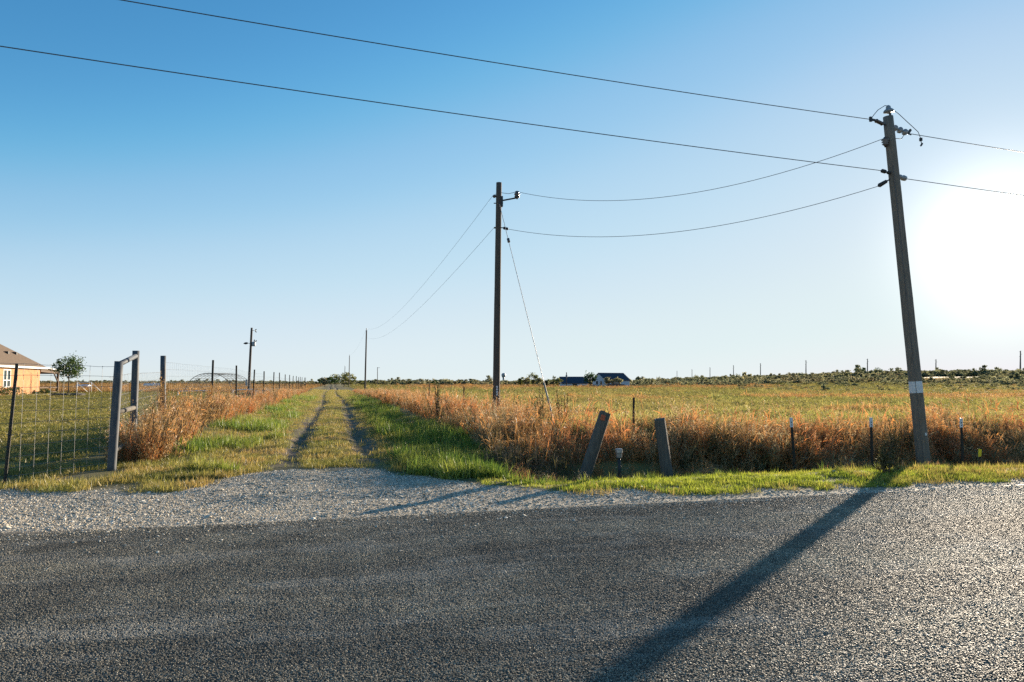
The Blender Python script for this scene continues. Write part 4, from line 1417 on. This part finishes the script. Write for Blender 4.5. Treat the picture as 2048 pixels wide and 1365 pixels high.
for (p0, p1), lb in zip((((356, 783), (425, 782)), ((466, 781), (506, 779))), ('long low white pipe rail in front of the hoop frame', 'short low white pipe rail between hoop frame and transformer pole')):
    q0, q1 = at(*p0, 68), at(*p1, 68)
    e = empty('pipe_rail', (q0.x, q0.y, gz(q0.x, q0.y)), lb, 'rail', 'white pipe rails')
    MB().tube([q0, (q0 + q1) / 2 + Vector((0, 0, .02)), q1], .045, 8).build('rail', M['white_paint'], e, True)
    for q_ in (q0, q1):
        MB().tube([(q_.x, q_.y, gz(q_.x, q_.y) - .1), q_], .04, 8).build('post', M['white_paint'], e, True)
# black silt fence
M['silt'] = simple('black_fabric', (.010, .012, .016), (.018, .02, .026), 3, .8, 0, .1)
p0, p1 = Vector((-8.0, 74, gz(-8, 74))), Vector((-8.6, 150, gz(-8.6, 150)))
sf = empty('silt_fence', p0, 'low black fabric fence running beside the woven wire fence', 'fence')
nseg = 20
v_ = []
for i in range(nseg + 1):
    p_ = p0 + (p1 - p0) * (i / nseg)
    z_ = gz(p_.x, p_.y)
    wv = .12 * math.sin(i * 2.3)
    v_ += [(p_.x + wv, p_.y, z_ - .05), (p_.x + wv, p_.y, z_ + .72 + .05 * math.sin(i * 1.7)), (p_.x + wv + .02, p_.y, z_ + .72 + .05 * math.sin(i * 1.7)), (p_.x + wv + .02, p_.y, z_ - .05)]
f_ = []
for i in range(nseg):
    a = 4 * i
    f_ += [(a, a + 4, a + 5, a + 1), (a + 1, a + 5, a + 6, a + 2), (a + 2, a + 6, a + 7, a + 3)]
mesh('fabric', v_, f_, M['silt'], sf)
for i in range(0, nseg + 1, 2):
    x_, y_, z_ = v_[4 * i]
    MB().box(x_ - .06, x_ - .02, y_ - .02, y_ + .02, z_ - .1, z_ + .95).build('stake', M['timber'], sf)

# ------------------------------------------------------------------ far farmstead across the pasture
DH = 230
def far_pt(px, d=DH):
    x, y = gx(px, d)
    return Vector((x, y, gz(x, y)))
M['siding'] = simple('pale_siding', (.58, .62, .68), (.52, .56, .62), 2, .7)
M['blue_roof'] = simple('slate_blue_metal_roof', (.04, .055, .08), (.055, .07, .095), 2, .85, 0, .1)
# house with pale gable
cpt = far_pt(1222)
fh = empty('farmhouse', cpt, 'distant house with dark gable roof and pale gable wall', 'house')
def loc(u, v, z, o_=cpt, ang=YAW + R(-30)):
    return Vector((o_.x + u * math.cos(-ang) - v * math.sin(-ang), o_.y + u * math.sin(-ang) + v * math.cos(-ang), o_.z + z))
# u runs along the ridge, v across; the gable at -u faces the camera's left
Ls, Ws, hw_, hr = 5.0, 3.6, 2.3, 4.6
def far_house(e, lo, Ls, Ws, hw_, hr, wall, roofm, ovh=.35):
    c = [lo(-Ls, -Ws, -.3), lo(Ls, -Ws, -.3), lo(Ls, Ws, -.3), lo(-Ls, Ws, -.3), lo(-Ls, -Ws, hw_), lo(Ls, -Ws, hw_), lo(Ls, Ws, hw_), lo(-Ls, Ws, hw_), lo(-Ls, 0, hr), lo(Ls, 0, hr)]
    mesh('wall', c, [(0, 1, 5, 4), (2, 3, 7, 6), (1, 2, 6, 9, 5), (3, 0, 4, 8, 7)], wall, e)
    k = (hr - hw_) / Ws
    for sgn in (-1, 1):
        a, b2 = lo(-Ls - ovh, sgn * (Ws + ovh), hw_ - k * ovh + .04), lo(Ls + ovh, sgn * (Ws + ovh), hw_ - k * ovh + .04)
        c2, d2 = lo(Ls + ovh, 0, hr + .04), lo(-Ls - ovh, 0, hr + .04)
        upz = Vector((0, 0, .14))
        mesh('roof', [a, b2, c2, d2, a + upz, b2 + upz, c2 + upz, d2 + upz], [(0, 1, 2, 3), (4, 5, 6, 7), (0, 1, 5, 4), (1, 2, 6, 5), (2, 3, 7, 6), (3, 0, 4, 7)], roofm, e)
far_house(fh, loc, Ls, Ws, hw_, hr, M['siding'], M['blue_roof'])
for v0 in (-1.6, .6):
    MB().add([loc(-Ls - .04, v0, .9), loc(-Ls - .04, v0 + 1.0, .9), loc(-Ls - .04, v0 + 1.0, 2.0), loc(-Ls - .04, v0, 2.0), loc(-Ls + .02, v0, .9), loc(-Ls + .02, v0 + 1.0, .9), loc(-Ls + .02, v0 + 1.0, 2.0), loc(-Ls + .02, v0, 2.0)],
             [(0, 1, 2, 3), (0, 1, 5, 4), (1, 2, 6, 5), (2, 3, 7, 6), (3, 0, 4, 7)]).build('window', M['glass'], fh)
# long low building
c2_ = far_pt(1146, DH + 14)
lb_ = empty('long_barn', c2_, 'long low building with slate blue roof between bushes and the distant house', 'barn')
lo2 = lambda u, v, z: loc(u, v, z, c2_, YAW + R(-4))
far_house(lb_, lo2, 4.6, 4.0, 1.2, 3.4, M['siding'], M['blue_roof'], .3)
MB().add([lo2(-.8, -4.03, 0), lo2(.8, -4.03, 0), lo2(.8, -4.03, 1.0), lo2(-.8, -4.03, 1.0)], [(0, 1, 2, 3)]).build('door', M['dark_metal'], lb_)
# dark pickup by the house
cp = far_pt(1231, DH - 25)
tr = empty('parked_pickup', cp, 'small dark pickup parked in front of the distant house', 'pickup')
M['car'] = simple('dark_blue_paint', (.02, .03, .045), (.03, .04, .055), 3, .3, .2, .5)
lo3 = lambda u, v, z: loc(u, v, z, cp, YAW + R(8))
def prism(prof, hw2, lo, mat, name, e):
    n = len(prof)
    v = [lo(u, -hw2, z) for u, z in prof] + [lo(u, hw2, z) for u, z in prof]
    f = [tuple(range(n)), tuple(reversed(range(n, 2 * n)))] + [(i, (i + 1) % n, n + (i + 1) % n, n + i) for i in range(n)]
    return mesh(name, v, f, mat, e)
prism([(-2.6, .45), (2.6, .45), (2.65, .95), (1.5, 1.05), (.9, 1.7), (-.6, 1.75), (-.75, 1.1), (-2.6, 1.1)], .9, lo3, M['car'], 'body', tr)
prism([(-.5, 1.15), (1.15, 1.15), (.8, 1.62), (-.5, 1.65)], .92, lo3, M['glass'], 'window', tr)
for u in (-1.6, 1.6):
    for v in (-.85, .85):
        MB().tube([lo3(u, v - .1, .36), lo3(u, v + .1, .36)], .36, 12).build('wheel', M['dark_metal'], tr)
# pole and trees of the farmstead
b_ = far_pt(1133, DH - 20)
tp_ = at(1133, 745, DH - 20)
e = empty('utility_pole', b_, 'short dark pole in front of the long slate-roofed building', 'utility pole', 'utility poles')
pole_shaft('shaft', b_ - Vector((0, 0, .2)), tp_, .16, .13, M['pole_dark'], e, 8)
MB().lathe(tp_ - Vector((0, 0, 1.6)), tp_ - Vector((0, 0, .8)), [(0, .2), (.1, .3), (.9, .3), (1, .2)], 8).build('transformer', M['transformer'], e)
def px_tree(px, d, h, rx, lb, mat='tree_leaf', n=700, leaf=.34, name='tree', group='trees near the distant house', tw=.35):
    b = far_pt(px, d)
    tree(name, lb, b, h * tw, h * .62, rx, h * .38, n, leaf, M[mat], .14, group)
px_tree(1181, DH - 8, 4.9, 1.9, 'dark rounded tree between the long building and the distant house')
px_tree(1218, DH - 12, 3.2, 1.5, 'low olive tree in front of the distant house roof', 'scrub_leaf')
px_tree(1232, DH - 14, 3.0, 1.6, 'low rounded tree beside the pickup at the distant house', 'scrub_leaf')
px_tree(1256, DH + 2, 3.0, 1.5, 'bushy tree at the far end of the distant house', 'scrub_leaf')
M['scrub_yellow_green'] = leaf_mat('yellow_green_leaves', [(0, (.09, .12, .03)), (.5, (.15, .17, .045)), (1, (.20, .19, .06))], None, 1.0, .45, .05, .3)  # yellow-green foliage for some of the far bushes and trees
for px, h, mt, lb in ((1044, 3.2, 'scrub_yellow_green', 'yellow-green bush nearest the guyed pole in the distant hedge'), (1056, 3.4, 'scrub_leaf', 'dark olive bush in the distant hedge below the thin tree'),
                      (1066, 5.2, 'scrub_yellow_green', 'thin pale tree rising above the distant hedge'), (1078, 3.3, 'scrub_leaf', 'dark bush beside the thin pale hedge tree'),
                      (1092, 3.0, 'scrub_yellow_green', 'pale bush in the distant hedge crossed by the guy wire'), (1106, 3.4, 'scrub_leaf', 'dark bush in the hedge next but one to the long building'),
                      (1117, 2.8, 'scrub_yellow_green', 'yellow-green bush touching the end of the long slate-roofed building')):
    px_tree(px, DH + random.uniform(-6, 6), h, 1.35, lb, mt, 420, .36, 'hedge_tree', 'trees in the distant hedge', .2)
px_tree(870, 330, 2.6, 2.0, 'small dark lone bush in the pasture behind the tall weed', 'tree_leaf', 350, .4, 'lone_bush', None, .1)
# end of the lane
px_tree(688, 250, 5.2, 3.6, 'round yellow-green bush tree at the end of the lane', 'scrub_yellow_green', 900, .42, 'tree', 'trees at the lane end', .12)
px_tree(702, 262, 2.8, 2.2, 'low pale bush right beside the round tree at the lane end', 'scrub_yellow_green', 400, .42, 'tree', 'trees at the lane end', .12)
px_tree(650, 240, 3.3, 1.6, 'olive bush on the fence side of the lane end', 'scrub_leaf', 400, .36, 'tree', 'trees at the lane end', .15)
px_tree(641, 250, 3.0, 1.0, 'small dark tree on the fence side of the lane end', 'tree_leaf', 300, .32, 'tree', 'trees at the lane end', .2)
px_tree(672, 330, 4.6, 2.6, 'dark blue-green tree straight down the lane', 'tree_leaf', 500, .45, 'tree', 'trees at the lane end', .2)
px_tree(662, 335, 4.2, 2.2, 'second dark tree straight down the lane, nearer the fence side', 'tree_leaf', 500, .45, 'tree', 'trees at the lane end', .2)
px_tree(728, 255, 2.4, 2.3, 'low yellowish bush at the foot of the leaning lane pole', 'scrub_yellow_green', 400, .36, 'tree', 'trees at the lane end', .1)

# water tower
DW = 1500
b_ = far_pt(1007, DW)
wt = empty('water_tower', b_, 'pale bulb-topped water tower on the horizon beside the guyed pole', 'water tower')
top_ = at(1007, 746.5, DW)
mid_ = at(1007, 756, DW)
MB().lathe(Vector((mid_.x, mid_.y, b_.z)), mid_ + Vector((0, 0, 1)), [(0, 3.2), (.1, 2.2), (.8, 2.0), (1, 2.6)], 16).build('column', M['transformer'], wt, True)
MB().lathe(mid_, top_, [(0, 2.0), (.15, 3.4), (.45, 4.6), (.75, 4.5), (.92, 3.0), (1, .6)], 20).build('tank', M['transformer'], wt, True)

# transmission poles on the ridge
TLAB = ['tallest transmission pole on the ridge, in the glare below the sun', 'transmission pole on the ridge just sunward of the white-banded pole',
        'transmission pole on the ridge between the narrow dark trees and the broad dark tree', 'transmission pole on the ridge next to the narrow pair of trees, towards the farmhouse',
        'transmission pole on the ridge, fifth counted away from the sun'] + ['short far transmission pole among the dwindling row towards the distant farmhouse'] * 4
for i, (px, pyt) in enumerate(((2041, 702), (1872, 719), (1735, 718), (1612, 721), (1521, 727), (1467, 731), (1420, 735), (1384, 739), (1354, 742))):
    d = [640, 800, 820, 860, 980, 1120, 1260, 1420, 1600][i]
    b_ = far_pt(px, d)
    tp_ = at(px, pyt, d)
    o = MB().tube([b_ - Vector((0, 0, 1)), (b_ + tp_) / 2, tp_], [.75, .6, .42], 8)
    for k_ in range(3):
        p_ = tp_ - Vector((0, 0, 1.2 + 2.2 * k_))
        o.bar(p_, p_ + rt * (1.4 if k_ % 2 else -1.4) + Vector((0, 0, .3)), .25)
    o = o.build('transmission_pole', M['pole'], None)
    tag(o, TLAB[i], 'transmission pole', 'transmission poles on the ridge')
for px, h, rx, lb in ((1716, 9, 2.2, 'narrow dark tree on the ridge, one of a pair, farther from the transmission pole'), (1726, 9, 2.2, 'narrow dark tree on the ridge, one of a pair, nearer the transmission pole'), (1754, 8, 4.5, 'broad dark tree on the ridge beyond the narrow pair')):
    px_tree(px, 640, h, rx, lb, 'tree_leaf', 500, .7, 'ridge_tree', 'dark trees on the ridge', .2)

# ------------------------------------------------------------------ far scrub
def scrub(n, leaf, rx, rz, mat):
    L = Leaves()
    bush_mesh(L, (0, 0, rz * .8), rx, rx, rz, n, leaf, .2)
    return L.obj('scrub_bush', mat)
pr = [scrub(260, .5, random.uniform(1.5, 2.4), random.uniform(1.1, 1.9), M['scrub_leaf']) for _ in range(6)] + [scrub(300, .5, random.uniform(2.4, 3.4), random.uniform(1.0, 1.6), M['scrub_leaf']) for _ in range(3)]
def az_fan(n, px0, px1, d0, d1):
    d = RNG.uniform(d0, d1, n)
    px = RNG.uniform(px0, px1, n)
    xc = (px - 1024) / F * d
    return np.stack([xc * CA + d * SA, -xc * SA + d * CA], 1)
Z1 = az_fan(9500, 1270, 2300, 180, 760)
Z1 = Z1[(vnoise(Z1[:, 0], Z1[:, 1], 30, 71) + .35 * smooth(420, 600, np.hypot(Z1[:, 0], Z1[:, 1])) > .46)]
Z2 = az_fan(2600, 690, 1300, 420, 1100)
Z3 = az_fan(2600, -150, 690, 520, 1100)
Z4 = az_fan(450, 1480, 2250, 105, 260)
ZZ = np.concatenate([Z1, Z2, Z3, Z4])
pos, rot, scl = place(ZZ, .05, .35, 1.25)
scl[:, 2] *= np.where(cam_az(ZZ[:, 0], ZZ[:, 1]) > 8, .9, .9) * np.where(RNG.random(len(ZZ)) < .03, 1.7, 1)
scl[:, :2] *= 1.25
dist = np.hypot(ZZ[:, 0], ZZ[:, 1])
k_ = .75 + .55 * vnoise(ZZ[:, 0], ZZ[:, 1], 60, 72)
k_ = np.where(cam_az(ZZ[:, 0], ZZ[:, 1]) < -13, k_ * .9, k_)
k_ = np.where(dist < 330, k_ * (.3 + .5 * smooth(160, 330, dist)), k_)
scl *= k_[:, None]
scatter('scrub', 'low olive scrub brush covering the distant ridge and horizon', 'scrub', pr, pos, rot, scl)

# ------------------------------------------------------------------ tall weeds and dead brush
def weed(label, base, h, spread, n_st, name='tall_weed', mat='weed', group='tall weeds in the dry grass'):
    base = Vector(base)
    e = empty(name, base, label, 'weed', group)
    f, L = MB(), Leaves()
    for _ in range(n_st):
        d = rdir(spread)
        hh_ = h * random.uniform(.7, 1.05)
        b_ = base + Vector((random.gauss(0, .05), random.gauss(0, .05), -.05))
        p1 = b_ + d * hh_ * .5
        p2 = b_ + d * hh_ + rdir(.8) * .06
        f.tube([b_, p1, p2], [.008, .006, .002], 5)
        for _ in range(int(46 * hh_)):
            k = random.uniform(.25, 1)
            c = b_ + (p2 - b_) * k
            L.blade(c, rdir(1.3), random.uniform(.05, .13) * (1.2 - .5 * k), random.uniform(.012, .024), random.uniform(.2, 1.5), 2)
        for _ in range(5):
            k = random.uniform(.35, .85)
            c = b_ + (p2 - b_) * k
            tp = c + (d * .5 + rdir(.9)).normalized() * hh_ * random.uniform(.12, .28)
            f.tube([c, tp], [.004, .0015], 4)
            for _ in range(9):
                L.blade(c + (tp - c) * random.uniform(.3, 1), rdir(1.4), random.uniform(.03, .08), .014, random.uniform(.2, 1.4), 2)
    f.build('stems', M['twig'], e)['kind'] = 'stuff'
    L.obj('leaves', M[mat], True, e)
    return e
weed('dark leafy tall weed standing out of the dry grass beside the lane', on_ground(876, 24), 1.5, .10, 7)
weed('thin dark weed in the pasture behind the guyed pole', on_ground(1033, 27), 1.35, .08, 2)
weed('bushy brown weed beside the guy wire', on_ground(1083, 19.5), 1.25, .16, 7)
weed('dark branching weed behind the steeply leaning wooden post', on_ground(1128, 18.5), 1.25, .18, 5)
weed('leafy weed in dry grass just lane side of the white-banded pole', on_ground(1786, 16.2), 1.15, .18, 6)
weed('scruffy low weed bush at the road verge below the white-banded pole', on_ground(1762, 11.9), .42, .55, 14, 'weed_bush')
M['vine'] = leaf_mat('dead_vine_leaves', [(0, (.22, .15, .05)), (.4, (.40, .24, .09)), (1, (.52, .30, .12))], None, 1.0, .5, .6, .3)
weed('dead brown vine climbing the third grey fence post', Cc + Vector((.02, -.35, 0)), 1.9, .045, 6, 'dead_vine', 'vine', None)
def brush(label, base, h, lean, n_st, mat='vine'):
    base = Vector(base)
    e = empty('dead_brush', base, label, 'dead brush', 'dead brush along the lane fence')
    f, L = MB(), Leaves()
    for _ in range(n_st):
        d = (Vector(lean) + rdir(.42)).normalized()
        hh_ = h * random.uniform(.5, 1.1)
        b_ = base + Vector((random.gauss(0, .3), random.gauss(0, .35), -.03))
        p1 = b_ + d * hh_ * .55
        p2 = b_ + d * hh_ + Vector((0, 0, -.1 * hh_))
        f.tube([b_, p1, p2], [.008, .006, .002], 4)
        for _ in range(int(34 * hh_)):
            c = b_ + (p2 - b_) * random.uniform(.15, 1)
            L.blade(c, rdir(1.2) + d * .5, random.uniform(.06, .2), random.uniform(.008, .02), random.uniform(.2, 1.8), 3, None, 0, .6, 1.5)
    f.build('stems', M['twig'], e)
    L.obj('leaves', M[mat], True, e)
def tangle(label, base, rx, ry, h, n):
    base = Vector(base)
    e = empty('dead_tangle', base, label, 'dead brush')
    f, L = MB(), Leaves()
    for _ in range(n):
        a, q_ = random.uniform(0, 6.283), math.sqrt(random.random())
        x_, y_ = base.x + math.cos(a) * q_ * rx, base.y + math.sin(a) * q_ * ry
        b_ = Vector((x_, y_, gz(x_, y_) - .02))
        d = rdir(.9)
        hh_ = h * random.uniform(.5, 1.1) * (1.15 - .5 * q_)
        p1 = b_ + d * hh_ * .6 + Vector((0, 0, hh_ * .35))
        p2 = p1 + Vector((d.x, d.y, -.35)) * hh_ * .6
        f.tube([b_, p1, p2], [.006, .005, .002], 4)
        for _ in range(7):
            c = b_ + (p2 - b_) * random.uniform(.1, 1) + Vector((0, 0, random.uniform(0, .2) * hh_))
            L.blade(c, rdir(1.3), random.uniform(.08, .26), random.uniform(.008, .016), random.uniform(.4, 2.2), 3, None, 0, .6, 1.5)
    f.build('stems', M['twig'], e)['kind'] = 'stuff'
    L.obj('leaves', M['weed'], True, e)
tangle('dark tangled heap of dead stems in the ditch beside the lane mouth', (3.9, 13.4, gz(3.9, 13.4)), 1.1, .7, .75, 170)
brush('dead brown brush heaped beside the corner fence post', (-3.7, 16.0, gz(-3.7, 16)), 1.0, (.3, 0, .6), 34)
brush('dead brown brush arching towards the lane beyond the brace post', (-3.7, 18.2, gz(-3.7, 18.2)), 1.25, (.5, .1, .7), 40)
brush('tall dead brush at the third grey fence post', (-4.2, 21.5, gz(-4.2, 21.5)), 1.45, (.2, 0, 1), 40)
brush('dead reddish brush between the third grey post and first steel post', (-4.2, 25.5, gz(-4.2, 25.5)), 1.45, (.3, 0, .9), 40, 'vine')
brush('pale dead brush by the first dark steel lane post', (-4.6, 30.0, gz(-4.6, 30)), 1.3, (.2, 0, 1), 30, 'vine')
